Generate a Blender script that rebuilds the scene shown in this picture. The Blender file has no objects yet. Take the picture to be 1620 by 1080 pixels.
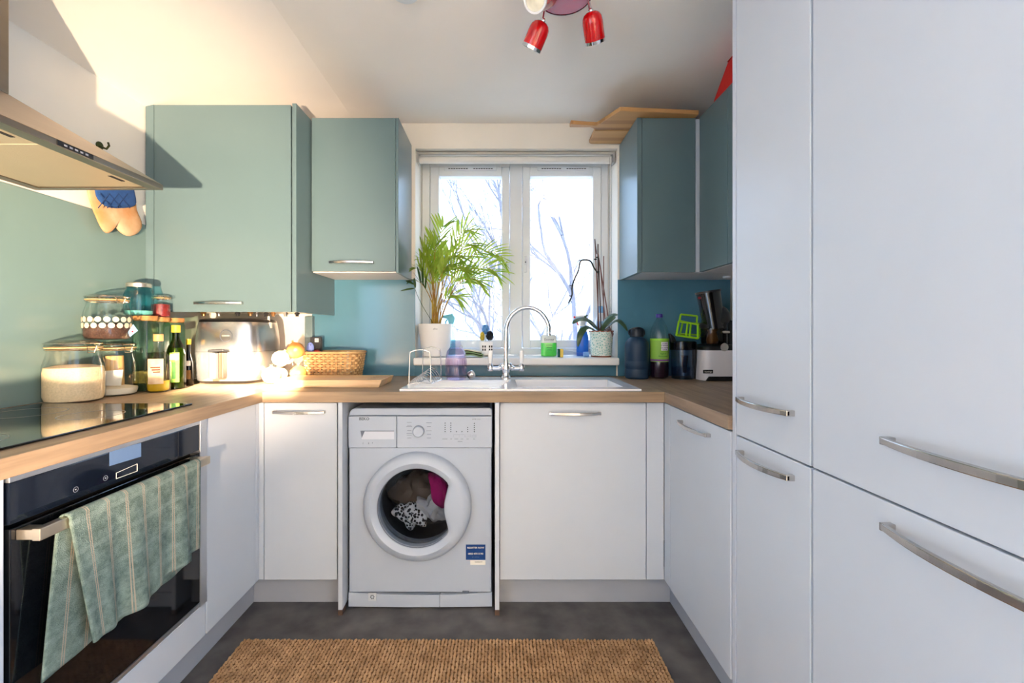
import bpy, bmesh, math, random
from mathutils import Vector, Matrix
random.seed(7)
PI = math.pi
# ------------------------------------------------------------------ camera, world, sun, exposure
FP, VX, VY, CZ = 700.0, 790.0, 524.0, 1.15        # focal length in px, vanishing point, camera height
scene = bpy.context.scene
COL = scene.collection
cam_d = bpy.data.cameras.new('camera'); cam = bpy.data.objects.new('camera', cam_d); COL.objects.link(cam)
cam.location = (0, 0, CZ); cam.rotation_euler = (PI/2, 0, 0)
cam_d.sensor_width = 36; cam_d.lens = 36*FP/1620
cam_d.shift_x = (810-VX)/1620; cam_d.shift_y = -(540-VY)/1620
cam_d.clip_start = 0.02; cam_d.clip_end = 300
scene.camera = cam
world = bpy.data.worlds.new('overcast_sky'); scene.world = world; world.use_nodes = True
wn = world.node_tree; bg = wn.nodes['Background']
bg.inputs[0].default_value = (0.52, 0.73, 1.02, 1); bg.inputs[1].default_value = 1.0
sun_d = bpy.data.lights.new('sun', 'SUN'); sun = bpy.data.objects.new('sun', sun_d); COL.objects.link(sun)
SUN_DIR = Vector((-0.36, 1.0, -0.29)).normalized()
sun.rotation_euler = SUN_DIR.to_track_quat('-Z', 'Y').to_euler()
sun_d.energy = 17.0; sun_d.angle = math.radians(1.2); sun_d.color = (1.0, 0.80, 0.56)
vs = scene.view_settings
vs.view_transform = 'Standard'; vs.look = 'None'; vs.gamma = 1.0; vs.use_curve_mapping = False
vs.exposure = 2.5

# ------------------------------------------------------------------ helpers
def P(x, y, d):                      # photograph pixel + distance -> point in the room
    return Vector(((x-VX)/FP*d, d, CZ-(y-VY)/FP*d))
def lin(c):
    o = []
    for v in c[:3]:
        v /= 255.0
        o.append(v/12.92 if v <= 0.04045 else ((v+0.055)/1.055)**2.4)
    return (*o, 1.0)
def srgb(*c): return lin(c)

class MB:
    def __init__(s): s.v = []; s.f = []; s.uv = None
    def add(s, vs_, fs):
        n = len(s.v); s.v += [Vector(p) for p in vs_]; s.f += [tuple(i+n for i in f) for f in fs]; return s
    def box(s, x0, x1, y0, y1, z0, z1):
        if x0 > x1: x0, x1 = x1, x0
        if y0 > y1: y0, y1 = y1, y0
        if z0 > z1: z0, z1 = z1, z0
        return s.add([(x0,y0,z0),(x1,y0,z0),(x1,y1,z0),(x0,y1,z0),(x0,y0,z1),(x1,y0,z1),(x1,y1,z1),(x0,y1,z1)],
                     [(3,2,1,0),(4,5,6,7),(0,1,5,4),(1,2,6,5),(2,3,7,6),(3,0,4,7)])
    def prism(s, pts, off):          # planar polygon (3D points) extruded by vector off
        n = len(pts); off = Vector(off); a = [Vector(p) for p in pts]; b = [p+off for p in a]
        fs = [tuple(range(n))[::-1], tuple(range(n, 2*n))] + [(i, (i+1) % n, n+(i+1) % n, n+i) for i in range(n)]
        return s.add(a+b, fs)
    def lathe(s, prof, seg=24, c=(0,0,0), axis='Z', cap0=True, cap1=True, sx=1, sy=1, power=2):
        c = Vector(c); vs_ = []; fs = []
        for r, h in prof:
            for i in range(seg):
                a = 2*PI*i/seg; ca, sa = math.cos(a), math.sin(a)
                if power != 2:
                    k = (abs(ca)**power+abs(sa)**power)**(-1.0/power); ca *= k; sa *= k
                if axis == 'Z': p = (r*ca*sx, r*sa*sy, h)
                elif axis == 'Y': p = (r*ca*sx, h, r*sa*sy)
                else: p = (h, r*ca*sx, r*sa*sy)
                vs_.append(c+Vector(p))
        m = len(prof)
        for j in range(m-1):
            for i in range(seg):
                k = (i+1) % seg
                fs.append((j*seg+i, j*seg+k, (j+1)*seg+k, (j+1)*seg+i))
        if cap0 and prof[0][0] > 1e-5: fs.append(tuple(range(seg))[::-1])
        if cap1 and prof[-1][0] > 1e-5: fs.append(tuple((m-1)*seg+i for i in range(seg)))
        return s.add(vs_, fs)
    def tube(s, pts, r, seg=8, caps=True, closed=False, flat=None):
        pts = [Vector(p) for p in pts]; n = len(pts)
        rs = r if isinstance(r, (list, tuple)) else [r]*n
        T = []
        for i in range(n):
            if closed: t = pts[(i+1) % n]-pts[i-1]
            else: t = pts[min(i+1, n-1)]-pts[max(i-1, 0)]
            T.append(t.normalized() if t.length > 1e-9 else Vector((0,0,1)))
        up = Vector((0,0,1)) if abs(T[0].z) < .9 else Vector((1,0,0))
        N = (up-T[0]*up.dot(T[0])).normalized(); vs_ = []
        for i in range(n):
            N = (N-T[i]*N.dot(T[i])); N = N.normalized() if N.length > 1e-6 else Vector((1,0,0))
            B = T[i].cross(N)
            for k in range(seg):
                a = 2*PI*k/seg
                vs_.append(pts[i]+(N*math.cos(a)*(flat or 1)+B*math.sin(a))*rs[i])
        fs = []
        for i in range(n if closed else n-1):
            j = (i+1) % n
            for k in range(seg):
                l = (k+1) % seg
                fs.append((i*seg+k, i*seg+l, j*seg+l, j*seg+k))
        if caps and not closed:
            fs.append(tuple(range(seg))[::-1]); fs.append(tuple((n-1)*seg+k for k in range(seg)))
        return s.add(vs_, fs)
    def ball(s, c, r, seg=12, rings=8, sc=(1,1,1)):
        c = Vector(c); vs_ = [c+Vector((0,0,-r*sc[2]))]
        for j in range(1, rings):
            t = -PI/2+PI*j/rings
            for i in range(seg):
                a = 2*PI*i/seg
                vs_.append(c+Vector((r*math.cos(t)*math.cos(a)*sc[0], r*math.cos(t)*math.sin(a)*sc[1], r*math.sin(t)*sc[2])))
        vs_.append(c+Vector((0,0,r*sc[2]))); fs = []
        for i in range(seg): fs.append((0, 1+(i+1) % seg, 1+i))
        for j in range(rings-2):
            for i in range(seg):
                k = (i+1) % seg; fs.append((1+j*seg+i, 1+j*seg+k, 1+(j+1)*seg+k, 1+(j+1)*seg+i))
        L = len(vs_)-1; b = 1+(rings-2)*seg
        for i in range(seg): fs.append((b+i, b+(i+1) % seg, L))
        return s.add(vs_, fs)
    def grid(s, fn, nu, nv):
        vs_ = [fn(i/nu, j/nv) for j in range(nv+1) for i in range(nu+1)]
        fs = [(j*(nu+1)+i, j*(nu+1)+i+1, (j+1)*(nu+1)+i+1, (j+1)*(nu+1)+i) for j in range(nv) for i in range(nu)]
        base = len(s.v); s.add(vs_, fs)
        if s.uv is None: s.uv = {}
        for j in range(nv+1):
            for i in range(nu+1): s.uv[base+j*(nu+1)+i] = (i/nu, j/nv)
        return s
    def xf(s, M):
        s.v = [M @ p for p in s.v]; return s

def wloc(o):
    p = Vector((0,0,0))
    while o is not None: p = p+o.location; o = o.parent
    return p
def build(name, mb, mat, parent=None, smooth=False, bevel=0, segs=2, sub=0, solid=0, local=False, origin=None, fixn=True):
    """one mesh object; vertices are room coordinates unless local (then relative to the parent)"""
    me = bpy.data.meshes.new(name)
    off = Vector((0,0,0)) if local else (wloc(parent) if parent else Vector((0,0,0)))
    if origin is not None: off = Vector(origin)
    me.from_pydata([tuple(p-off) for p in mb.v], [], mb.f)
    if mb.uv:
        l = me.uv_layers.new(name='UVMap')
        for lp in me.loops: l.data[lp.index].uv = mb.uv.get(lp.vertex_index, (0, 0))
    if fixn:
        b = bmesh.new(); b.from_mesh(me); bmesh.ops.recalc_face_normals(b, faces=b.faces); b.to_mesh(me); b.free()
    if smooth:
        me.polygons.foreach_set('use_smooth', [True]*len(me.polygons))
        try: me.set_sharp_from_angle(angle=math.radians(40))
        except Exception: pass
    me.materials.append(mat)
    o = bpy.data.objects.new(name, me); COL.objects.link(o)
    if parent: o.parent = parent
    if origin is not None and not parent: o.location = origin
    if bevel:
        m = o.modifiers.new('bevel', 'BEVEL'); m.width = bevel; m.segments = segs; m.limit_method = 'ANGLE'; m.angle_limit = math.radians(40)
    if solid:
        m = o.modifiers.new('solid', 'SOLIDIFY'); m.thickness = solid; m.offset = 0
    if sub:
        m = o.modifiers.new('sub', 'SUBSURF'); m.levels = sub; m.render_levels = sub
    return o
def thing(name, label, cat, loc=(0,0,0), group=None, kind=None):
    o = bpy.data.objects.new(name, None); COL.objects.link(o); o.location = loc
    o.empty_display_size = .05
    return tag(o, label, cat, group, kind)
def tag(o, label=None, cat=None, group=None, kind=None):
    if label: o['label'] = label
    if cat: o['category'] = cat
    if group: o['group'] = group
    if kind: o['kind'] = kind
    return o
def struct(o): o['kind'] = 'structure'; return o
def bx(name, x0, x1, y0, y1, z0, z1, mat, parent=None, bevel=.0015):
    return build(name, MB().box(x0, x1, y0, y1, z0, z1), mat, parent, bevel=bevel)
def text(name, body, size, loc, mat, parent=None, rot=(PI/2, 0, 0), align='CENTER', ext=.0004, bend=None):
    """lettering as a mesh standing at loc; bend = (cx, cy, radius) wraps it round a vertical cylinder"""
    cu = bpy.data.curves.new(name, 'FONT'); cu.body = body; cu.size = size; cu.align_x = align; cu.align_y = 'CENTER'; cu.extrude = ext
    cu.resolution_u = 2
    t = bpy.data.objects.new(name, cu); COL.objects.link(t)
    bpy.context.view_layer.update()
    me = bpy.data.meshes.new_from_object(t.evaluated_get(bpy.context.evaluated_depsgraph_get()))
    bpy.data.objects.remove(t); bpy.data.curves.remove(cu)
    me.name = name; me.materials.clear(); me.materials.append(mat)
    from mathutils import Euler
    me.transform(Matrix.Translation(Vector(loc)) @ Euler(rot).to_matrix().to_4x4())
    if bend:
        cx, cy, rad = bend
        for v in me.vertices:
            a = (v.co.x-cx)/rad; dr = loc[1]-v.co.y
            v.co.x = cx+(rad+dr)*math.sin(a); v.co.y = cy-(rad+dr)*math.cos(a)
    off = wloc(parent) if parent else Vector((0,0,0))
    me.transform(Matrix.Translation(-off))
    o = bpy.data.objects.new(name, me); COL.objects.link(o)
    if parent: o.parent = parent
    return o
def bez(a, b, c, d, n=12):
    a, b, c, d = map(Vector, (a, b, c, d)); r = []
    for i in range(n+1):
        t = i/n; u = 1-t
        r.append(a*u**3+b*3*u*u*t+c*3*u*t*t+d*t**3)
    return r
def crom(pts, n=6):
    pts = [Vector(p) for p in pts]; r = []
    for i in range(len(pts)-1):
        p0 = pts[max(i-1, 0)]; p1 = pts[i]; p2 = pts[i+1]; p3 = pts[min(i+2, len(pts)-1)]
        for k in range(n):
            t = k/n
            r.append(.5*((2*p1)+(p2-p0)*t+(2*p0-5*p1+4*p2-p3)*t*t+(3*p1-p0-3*p2+p3)*t**3))
    r.append(pts[-1]); return r

# ------------------------------------------------------------------ materials
MATS = {}
def pm(name, col, rough=.5, metal=0, var=0, scale=8, stretch=(1,1,1), bump=0, bscale=60, spec=.5, coat=0, trans=0, sss=0, emit=None, ior=1.45, col2=None, detail=3):
    m = bpy.data.materials.new(name); m.use_nodes = True; nt = m.node_tree; b = nt.nodes['Principled BSDF']
    c = lin(col) if max(col) > 1.001 else (*col[:3], 1)
    b.inputs['Base Color'].default_value = c; b.inputs['Roughness'].default_value = rough; b.inputs['Metallic'].default_value = metal
    b.inputs['Specular IOR Level'].default_value = spec; b.inputs['Coat Weight'].default_value = coat; b.inputs['IOR'].default_value = ior
    b.inputs['Coat Roughness'].default_value = .08
    b.inputs['Transmission Weight'].default_value = trans
    if sss: b.inputs['Subsurface Weight'].default_value = sss
    if var or bump or col2:
        tc = nt.nodes.new('ShaderNodeTexCoord'); mp = nt.nodes.new('ShaderNodeMapping'); mp.inputs['Scale'].default_value = stretch
        nt.links.new(tc.outputs['Object'], mp.inputs['Vector'])
    if var or col2:
        n = nt.nodes.new('ShaderNodeTexNoise'); n.inputs['Scale'].default_value = scale; n.inputs['Detail'].default_value = detail
        nt.links.new(mp.outputs[0], n.inputs['Vector'])
        r = nt.nodes.new('ShaderNodeValToRGB'); r.color_ramp.elements[0].position = .3; r.color_ramp.elements[1].position = .7
        if col2: c2 = lin(col2); c1 = c
        else: c1 = tuple(min(1, v*(1-var)) for v in c[:3])+(1,); c2 = tuple(min(1, v*(1+var)) for v in c[:3])+(1,)
        r.color_ramp.elements[0].color = c1; r.color_ramp.elements[1].color = c2
        nt.links.new(n.outputs['Fac'], r.inputs['Fac']); nt.links.new(r.outputs['Color'], b.inputs['Base Color'])
    if bump:
        n2 = nt.nodes.new('ShaderNodeTexNoise'); n2.inputs['Scale'].default_value = bscale; n2.inputs['Detail'].default_value = 3
        nt.links.new(mp.outputs[0], n2.inputs['Vector'])
        bp = nt.nodes.new('ShaderNodeBump'); bp.inputs['Strength'].default_value = bump; bp.inputs['Distance'].default_value = .003
        nt.links.new(n2.outputs['Fac'], bp.inputs['Height']); nt.links.new(bp.outputs[0], b.inputs['Normal'])
    MATS[name] = m; return m
def glassm(name, col=(1,1,1), rough=.02, fres=1.45):
    """thin clear glass: transparent body, fresnel reflection"""
    m = bpy.data.materials.new(name); m.use_nodes = True; nt = m.node_tree
    nt.nodes.remove(nt.nodes['Principled BSDF']); out = nt.nodes['Material Output']
    t = nt.nodes.new('ShaderNodeBsdfTransparent'); t.inputs[0].default_value = (*col, 1)
    g = nt.nodes.new('ShaderNodeBsdfGlossy'); g.inputs['Roughness'].default_value = rough
    lw = nt.nodes.new('ShaderNodeLayerWeight'); pw = nt.nodes.new('ShaderNodeMath'); pw.operation = 'POWER'; pw.inputs[1].default_value = 4.0
    f = nt.nodes.new('ShaderNodeMath'); f.operation = 'MULTIPLY_ADD'; f.inputs[1].default_value = .7; f.inputs[2].default_value = .04
    nt.links.new(lw.outputs['Facing'], pw.inputs[0]); nt.links.new(pw.outputs[0], f.inputs[0])
    x = nt.nodes.new('ShaderNodeMixShader')
    nt.links.new(f.outputs[0], x.inputs[0]); nt.links.new(t.outputs[0], x.inputs[1]); nt.links.new(g.outputs[0], x.inputs[2])
    nt.links.new(x.outputs[0], out.inputs[0]); MATS[name] = m; return m

m_wall = pm('wall_paint', (232,226,216), .8, var=.02, scale=3, bump=.05, bscale=90)
m_ceil = pm('ceiling_paint', (242,236,229), .85, var=.02, scale=3, bump=.04, bscale=80)
m_floor = pm('floor_vinyl', (70,68,68), .5, col2=(108,104,102), scale=9, bump=.06, bscale=60, detail=8)
m_white = pm('white_laminate', (197,203,212), .36, var=.012, scale=5)
m_carc = pm('carcass_white', (214,212,212), .5, var=.01)
m_plinth = pm('plinth_grey', (164,168,177), .45, var=.02)
m_teal = pm('teal_laminate', (97,119,124), .28, var=.02, scale=4)
m_splash = pm('teal_splash', (80,128,150), .15, var=.03, scale=5, spec=.8)
m_splashl = pm('sage_splash', (112,136,134), .18, var=.03, scale=5, spec=.8)
m_upvc = pm('white_upvc', (226,230,234), .35, var=.008)
m_sill = pm('sill_paint', (236,235,234), .35, var=.01)
m_gap = pm('shadow_gap_board', (60,58,56), .8, var=.02)
m_steel = pm('brushed_steel', (190,184,176), .28, 1, var=.06, scale=40, stretch=(1,1,.05))
m_chrome = pm('chrome', (225,226,230), .07, 1)
m_hand = pm('satin_nickel', (196,192,188), .22, 1, var=.03, scale=30)
m_black = pm('black_plastic', (18,18,20), .3, var=.05)
m_blackgl = pm('black_glass', (10,12,16), .05, spec=.6, var=.02)
m_dark = pm('dark_cavity', (30,30,33), .7, var=.05)
m_red = pm('red_enamel', (196,8,14), .18, coat=.6, var=.03)
m_glass = glassm('clear_glass', (.95,.97,.96))
m_pane = glassm('window_glass', (.97,.98,.99), .01)
m_wm = pm('appliance_white', (178,187,201), .3, var=.008)
m_grey = pm('grey_print', (110,116,130), .5, var=.02)
m_ink = pm('dark_print', (30,34,48), .5, var=.02)
m_paper = pm('paper_white', (236,232,222), .7, var=.03)
def woodm(name, c1, c2, stretch, scale=6, rough=.45, bands=0):
    m = pm(name, c1, rough, col2=c2, scale=scale, stretch=stretch, bump=.05, bscale=30, detail=7); return m
m_oakx = woodm('oak_worktop_x', (164,138,110), (132,110,88), (.7,9,9))
m_oaky = woodm('oak_worktop_y', (164,138,110), (132,110,88), (9,.7,9))
m_oakr = woodm('oak_worktop_right', (158,132,108), (124,104,86), (9,.7,9))
m_beech = woodm('beech_board', (214,172,124), (186,140,96), (1,14,14), 5, .5)
# ------------------------------------------------------------------ the room
XL, XR, YB, YR = -1.585, 1.27, 2.437, -1.3
ZC, ZL, XC = 2.295, 2.155, -0.79
WX0, WX1, WZ0, WZ1 = -0.463, 0.651, 0.968, 2.156
struct(bx('floor', XL-.2, XR+.2, YR-.2, YB+.3, -.1, 0, m_floor, bevel=0))
mb = MB()
mb.box(XL-.2, WX0, YB, YB+.32, 0, 2.6).box(WX1, XR+.2, YB, YB+.32, 0, 2.6).box(WX0, WX1, YB, YB+.32, 0, WZ0).box(WX0, WX1, YB, YB+.32, WZ1, 2.6)
struct(build('wall_back', mb, m_wall))
struct(bx('wall_left', XL-.2, XL, -.25, YB, 0, 2.6, m_wall, bevel=0))
struct(bx('wall_right', XR, XR+.2, .3, YB, 0, 2.6, m_wall, bevel=0))
mb = MB()      # rear wall: unseen, its opening shaped to aim low sun at the left corner 
SX0, SX1, SZ0, SZ1 = -.21, .30, 1.80, 2.06
yr0, yr1 = YR-.06, YR
mb.box(XL, SX0, yr0, yr1, 0, 2.6).box(SX1, XR+.2, yr0, yr1, 0, 2.6).box(SX0, SX1, yr0, yr1, 0, SZ0).box(SX0, SX1, yr0, yr1, SZ1, 2.6)
struct(build('wall_rear', mb, m_wall))
mb = MB()      # flat ceiling, sloping down to the left wall
mb.prism([(XC,YR-.2,ZC),(XR+.2,YR-.2,ZC),(XR+.2,YR-.2,ZC+.3),(XC,YR-.2,ZC+.3)], (0, YB-YR+.2, 0))
sl = (ZC-ZL)/(XC-XL); zl2 = ZL-sl*.2
mb.prism([(XL-.2,YR-.2,zl2),(XC,YR-.2,ZC),(XC,YR-.2,ZC+.3),(XL-.2,YR-.2,ZC+.3)], (0, YB-YR+.2, 0))
struct(build('ceiling', mb, m_ceil))

# ------------------------------------------------------------------ window
YF = 2.647                                   # front face of the frame
win = bpy.data.objects.new('window_1', None); COL.objects.link(win); win.location = (0.09, YF, 1.0); win['kind'] = 'structure'
mb = MB(); FX0, FX1 = WX0, WX1; FZ0, FZ1 = 1.008, WZ1
sashes = [(-.416, .063), (.136, .609)]; SZB, SZT = 1.048, 2.131
mb.box(FX0, sashes[0][0], YF, YF+.07, FZ0, FZ1).box(sashes[1][1], FX1, YF, YF+.07, FZ0, FZ1)
mb.box(sashes[0][1], sashes[1][0], YF, YF+.07, FZ0, FZ1)
for s0, s1 in sashes: mb.box(s0, s1, YF, YF+.07, FZ0, SZB).box(s0, s1, YF, YF+.07, SZT, FZ1)
build('outer_frame', mb, m_upvc, win, bevel=.004)
for (s0, s1), (g0, g1) in zip(sashes, [(-.359, .0145), (.1845, .5566)]):
    e = .003; zb, zt = 1.0985, 2.074
    mb = MB(); a0, a1 = s0+e, s1-e
    mb.box(a0, g0, YF-.012, YF+.055, SZB+e, SZT-e).box(g1, a1, YF-.012, YF+.055, SZB+e, SZT-e)
    mb.box(g0, g1, YF-.012, YF+.055, SZB+e, zb).box(g0, g1, YF-.012, YF+.055, zt, SZT-e)
    sa = build('sash', mb, m_upvc, win, bevel=.005)
    bx('pane', g0-.004, g1+.004, YF+.022, YF+.026, zb-.004, zt+.004, m_pane, sa, bevel=0)
    mb = MB(); mid = (g0+g1)/2+(.0 if s0 < 0 else .01)
    mb.box(mid-.155, mid+.155, YF-.024, YF-.010, SZT-.026, SZT-.002)
    tv = build('trickle_vent', mb, m_upvc, sa, bevel=.004)
    mb = MB()
    for k in range(18):
        if k in (8, 9): continue
        xx = mid-.13+k*.0148; mb.box(xx, xx+.011, YF-.0245, YF-.0225, SZT-.019, SZT-.014)
    o = build('vent_slots', mb, m_gap, sa)
    hx = g1+.03 if s0 < 0 else g0-.03
    mb = MB().box(hx-.008, hx+.008, YF-.024, YF-.011, 1.50, 1.60).box(hx-.005, hx+.005, YF-.03, YF-.02, 1.545, 1.575)
    hd = build('window_lock', mb, m_upvc, sa, bevel=.003)
    bx('keyhole', hx-.003, hx+.003, YF-.0315, YF-.029, 1.556, 1.563, m_ink, sa, bevel=0)
build('window_sill', MB().box(-.462, .645, 2.373, YF, .967, 1.008), m_sill, win, bevel=.008, segs=3)
# roller blind
bl = thing('roller_blind', 'white roller blind rolled up at the top of the window', 'blind', (0.09, 2.52, 2.12))
mb = MB().lathe([(.021, -.452), (.021, .632)], 24, (0, 2.50, 2.118), 'X'); build('fabric_roll', mb, pm('blind_fabric', (222,220,216), .8, var=.02), bl, smooth=True)
mb = MB().lathe([(.009, -.455), (.009, .64)], 14, (0, 2.475, 2.146), 'X'); build('head_rail', mb, pm('rail_grey', (176,172,166), .4, .2, var=.02), bl, smooth=True)
for xx in (-.462, .634):
    bx('bracket', xx, xx+.012, 2.465, 2.53, 2.092, 2.155, pm('bracket_grey', (170,168,165), .4), bl, .003)
mb = MB()
for xx in (.618, .628):
    zz = 2.12
    while zz > 1.03: mb.ball((xx, 2.478, zz), .0026, 6, 4); zz -= .0085
o = build('bead_chain', mb, pm('chain_metal', (140,140,142), .4, .6), bl); o['kind'] = 'stuff'
# garden outside
m_ground = pm('winter_lawn', (205,203,198), .9, var=.06, scale=.6)
struct(bx('ground', -60, 60, YB+.6, 90, -2.6, -2.5, m_ground, bevel=0))

mb = MB()      # outside face of the building: it shades the garden behind from the low sun
ye0, ye1 = YB+.32, YB+.42
mb.box(-9, WX0, ye0, ye1, -2.5, 5.5).box(WX1, 11, ye0, ye1, -2.5, 5.5).box(WX0, WX1, ye0, ye1, -2.5, WZ0).box(WX0, WX1, ye0, ye1, WZ1, 5.5)
struct(build('wall_exterior', mb, pm('render_exterior', (210,205,196), .9, var=.03)))
# ------------------------------------------------------------------ fitted kitchen
ZT = .905; ZU = .863                          # worktop top / underside
DF = 1.788                                    # front edge of the back worktop
LFX, RFX = -.958, .667                        # front edges of the side worktops
REND = 1.2906
wt = thing('worktop', 'continuous oak effect worktop running round three sides of the kitchen', 'worktop', (-.2, 2.1, ZU))
mb = MB()
sx0, sx1, sy0, sy1 = .055, .545, 1.865, 2.17   # hole for the sink bowl
mb.box(LFX, RFX, DF, sy0, ZU, ZT).box(LFX, RFX, sy1, YB, ZU, ZT).box(LFX, sx0, sy0, sy1, ZU, ZT).box(sx1, RFX, sy0, sy1, ZU, ZT)
build('back_section', mb, m_oakx, wt)
build('left_section', MB().box(XL, LFX, .45, YB, ZU, ZT), m_oaky, wt, bevel=.002)
build('right_section', MB().box(RFX, XR, REND, YB, ZU, ZT), m_oakr, wt, bevel=.002)

def bow_handle(c, length, axis, out, parent, h=.014, bow=.030):
    """flat bowed bar: axis = unit vector along, out = unit vector away from the door"""
    c = Vector(c); A = Vector(axis); O = Vector(out); U = Vector((0,0,1)); mb = MB(); n = 14; th = .007
    ring = []
    for i in range(n+1):
        t = -1+2*i/n; w = length/2*t; b = .012+(bow-.012)*(1-abs(t)**2.2)
        hh = h*(.8+.2*(1-t*t))
        p = c+A*w
        ring.append([p+O*b+U*hh/2, p+O*(b+th)+U*hh*.42, p+O*(b+th)-U*hh*.42, p+O*b-U*hh/2])
    vs_ = [q for r in ring for q in r]; fs = []
    for i in range(n):
        for k in range(4): fs.append((i*4+k, i*4+(k+1) % 4, (i+1)*4+(k+1) % 4, (i+1)*4+k))
    fs += [(0,1,2,3), (n*4+3, n*4+2, n*4+1, n*4)]
    mb.add(vs_, fs)
    for s_ in (-1, 1):
        p = c+A*s_*(length/2-.006)
        a = p-A*.006-U*h*.42; 
        mb.prism([p-A*.006-U*h*.42, p+A*.006-U*h*.42, p+A*.006+U*h*.42, p-A*.006+U*h*.42], O*.020)
    return build('handle', mb, m_hand, parent, bevel=.0015)

# -------- back run
YD = 1.816; DT = .020                         # door face, door thickness
def base_unit(label, x0, x1, loc, fillers=(), handle=None, z0=.131, z1=.858):
    u = thing('base_cabinet', label, 'cabinet', loc)
    return u
u = thing('base_cabinet', 'narrow white base cabinet in the left corner beside the washing machine', 'cabinet', (-.82, 2.1, .13))
x0, x1 = P(418,0,YD).x, P(533,0,YD).x
build('body', MB().box(x0-.02, x1+.002, YD+.002+DT, YB-.05, .145, ZU-.002), m_carc, u)
d = bx('door', x0, x1, YD, YD+DT, .131, .857, m_white, u, .002)
bow_handle(((P(475,0,YD).x), YD, 1.15-(651-524)/700*YD), .212, (1,0,0), (0,-1,0), d)
bx('corner_post', -.9985, x0-.003, YD+.001, YD+DT, .131, .857, m_white, u, .0015)
for nm, a, b, lab in (('left', -.653, -.636, 'white end panel with brown foot on the left of the washing machine'), ('right', -.018, 0, 'white end panel with brown foot on the right of the washing machine')):
    e = thing('end_panel', lab, 'panel', ((a+b)/2, 2.0, 0))
    bx('board', a, b, DF+.004, YB-.02, .022, ZU-.001, m_white, e, .001)
    bx('foot', a-.0005, b+.0005, DF+.0035, DF+.05, 0, .022, pm('brown_foot', (92,70,58), .6), e, .001)
u = thing('base_cabinet', 'wide white base cabinet under the sink with one door', 'cabinet', (.3, 2.1, .13))
x0, x1 = .002, P(1022,0,YD).x
mb = MB().box(x0, x0+.016, YD+DT+.002, YB-.05, .145, ZU-.002).box(x1-.016, x1, YD+DT+.002, YB-.05, .145, ZU-.002).box(x0, x1, YD+DT+.002, YB-.05, .145, .161).box(x0, x1, YB-.066, YB-.05, .145, ZU-.25).box(x0, x1, YD+DT+.002, YD+DT+.018, ZU-.1, ZU-.002)
build('body', mb, m_carc, u)
d = bx('door', x0, x1, YD, YD+DT, .131, .857, m_white, u, .002)
bow_handle((P(909,0,YD).x, YD, 1.15-(653-524)/700*YD), .212, (1,0,0), (0,-1,0), d)
bx('corner_post', x1+.003, .676, YD+.001, YD+DT, .131, .857, m_white, u, .0015)
# -------- right run
XDR = .676
u = thing('base_cabinet', 'white base cabinet on the right between corner and tall larder', 'cabinet', (.97, 1.5, .13))
ya, yb = REND+.004, XDR*700/(1060-790)
build('body', MB().box(XDR+DT+.002, XR-.02, ya, YD-.03, .145, ZU-.002), m_carc, u)
d = bx('door', XDR, XDR+DT, ya, yb, .131, .857, m_white, u, .002)
bow_handle((XDR, (1.643+1.408)/2, .817), .225, (0,1,0), (-1,0,0), d)
bx('corner_post', XDR+.001, XDR+DT, yb+.003, YD+.0005, .131, .857, m_white, u, .0015)
# tall units
XT = .68
def tall_unit(label, y0, y1, hl, hy, panel=False):
    u = thing('tall_cabinet', label, 'cabinet', (.97, (y0+y1)/2, 0))
    build('body', MB().box(XT+DT+.002, XR-.01, y0+.001, y1, .10, 2.25), m_carc, u)
    for z0, z1, hz in ((.131, .851, .812), (.855, 2.24, .961)):
        d = bx('door', XT, XT+DT, y0+.002, y1-.002-(.018 if panel else 0), z0, z1, m_white, u, .002)
        bow_handle((XT, hy, hz), hl, (0,1,0), (-1,0,0), d, h=.0165, bow=.034)
    if panel: bx('side_panel', XT-.001, XR-.012, y1-.0175, y1, 0, 2.25, m_white, u, .001)
    bx('plinth', XT+.05, XT+.066, y0+.001, y1-.019, 0, .10, m_plinth, u)
    return u
tall_unit('narrow tall white larder unit with two doors at the end of the worktop', .966, REND-.001, .222, 1.128, True)
tall_unit('wide tall white integrated fridge freezer unit nearest the camera', .360, .9625, .31, .615)
# -------- left run
XDL = -.985
u = thing('base_cabinet', 'narrow white base cabinet on the left between oven and corner', 'cabinet', (-1.28, 1.65, .13))
ya, yb = XDL*700/(327-790), XDL*700/(405-790)
build('body', MB().box(XL+.03, XDL-DT-.002, ya+.002, YD-.03, .145, ZU-.002), m_carc, u)
bx('door', XDL-DT, XDL, ya, yb, .133, .857, m_white, u, .002)
o = bx('corner_post', XDL-DT, XDL-.001, yb+.003, YD-.001, .133, .857, m_white, u, .0015)
u = thing('oven_housing', 'white oven housing with a plain panel under the built in oven', 'cabinet', (-1.28, 1.18, .13))
OY0, OY1 = .886, 1.461
mb = MB().box(XL+.03, XDL-DT-.002, OY0-.008, OY0-.001, .145, ZU-.002).box(XL+.03, XDL-DT-.002, OY1+.002, OY1+.012, .145, ZU-.002).box(XL+.03, XDL-DT-.002, OY0-.001, OY1+.002, .145, .20)
build('body', mb, m_carc, u)
bx('lower_panel', XDL-DT, XDL-.001, OY0, ya-.004, .133, .243, m_white, u, .002)
u = thing('base_cabinet', 'white base cabinet at the left edge of the photo before the oven', 'cabinet', (-1.28, .66, .13))
build('body', MB().box(XL+.03, XDL-DT-.002, .47, OY0-.012, .145, ZU-.002), m_carc, u)
d = bx('door', XDL-DT, XDL, .47, OY0-.006, .133, .857, m_white, u, .002)
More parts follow.
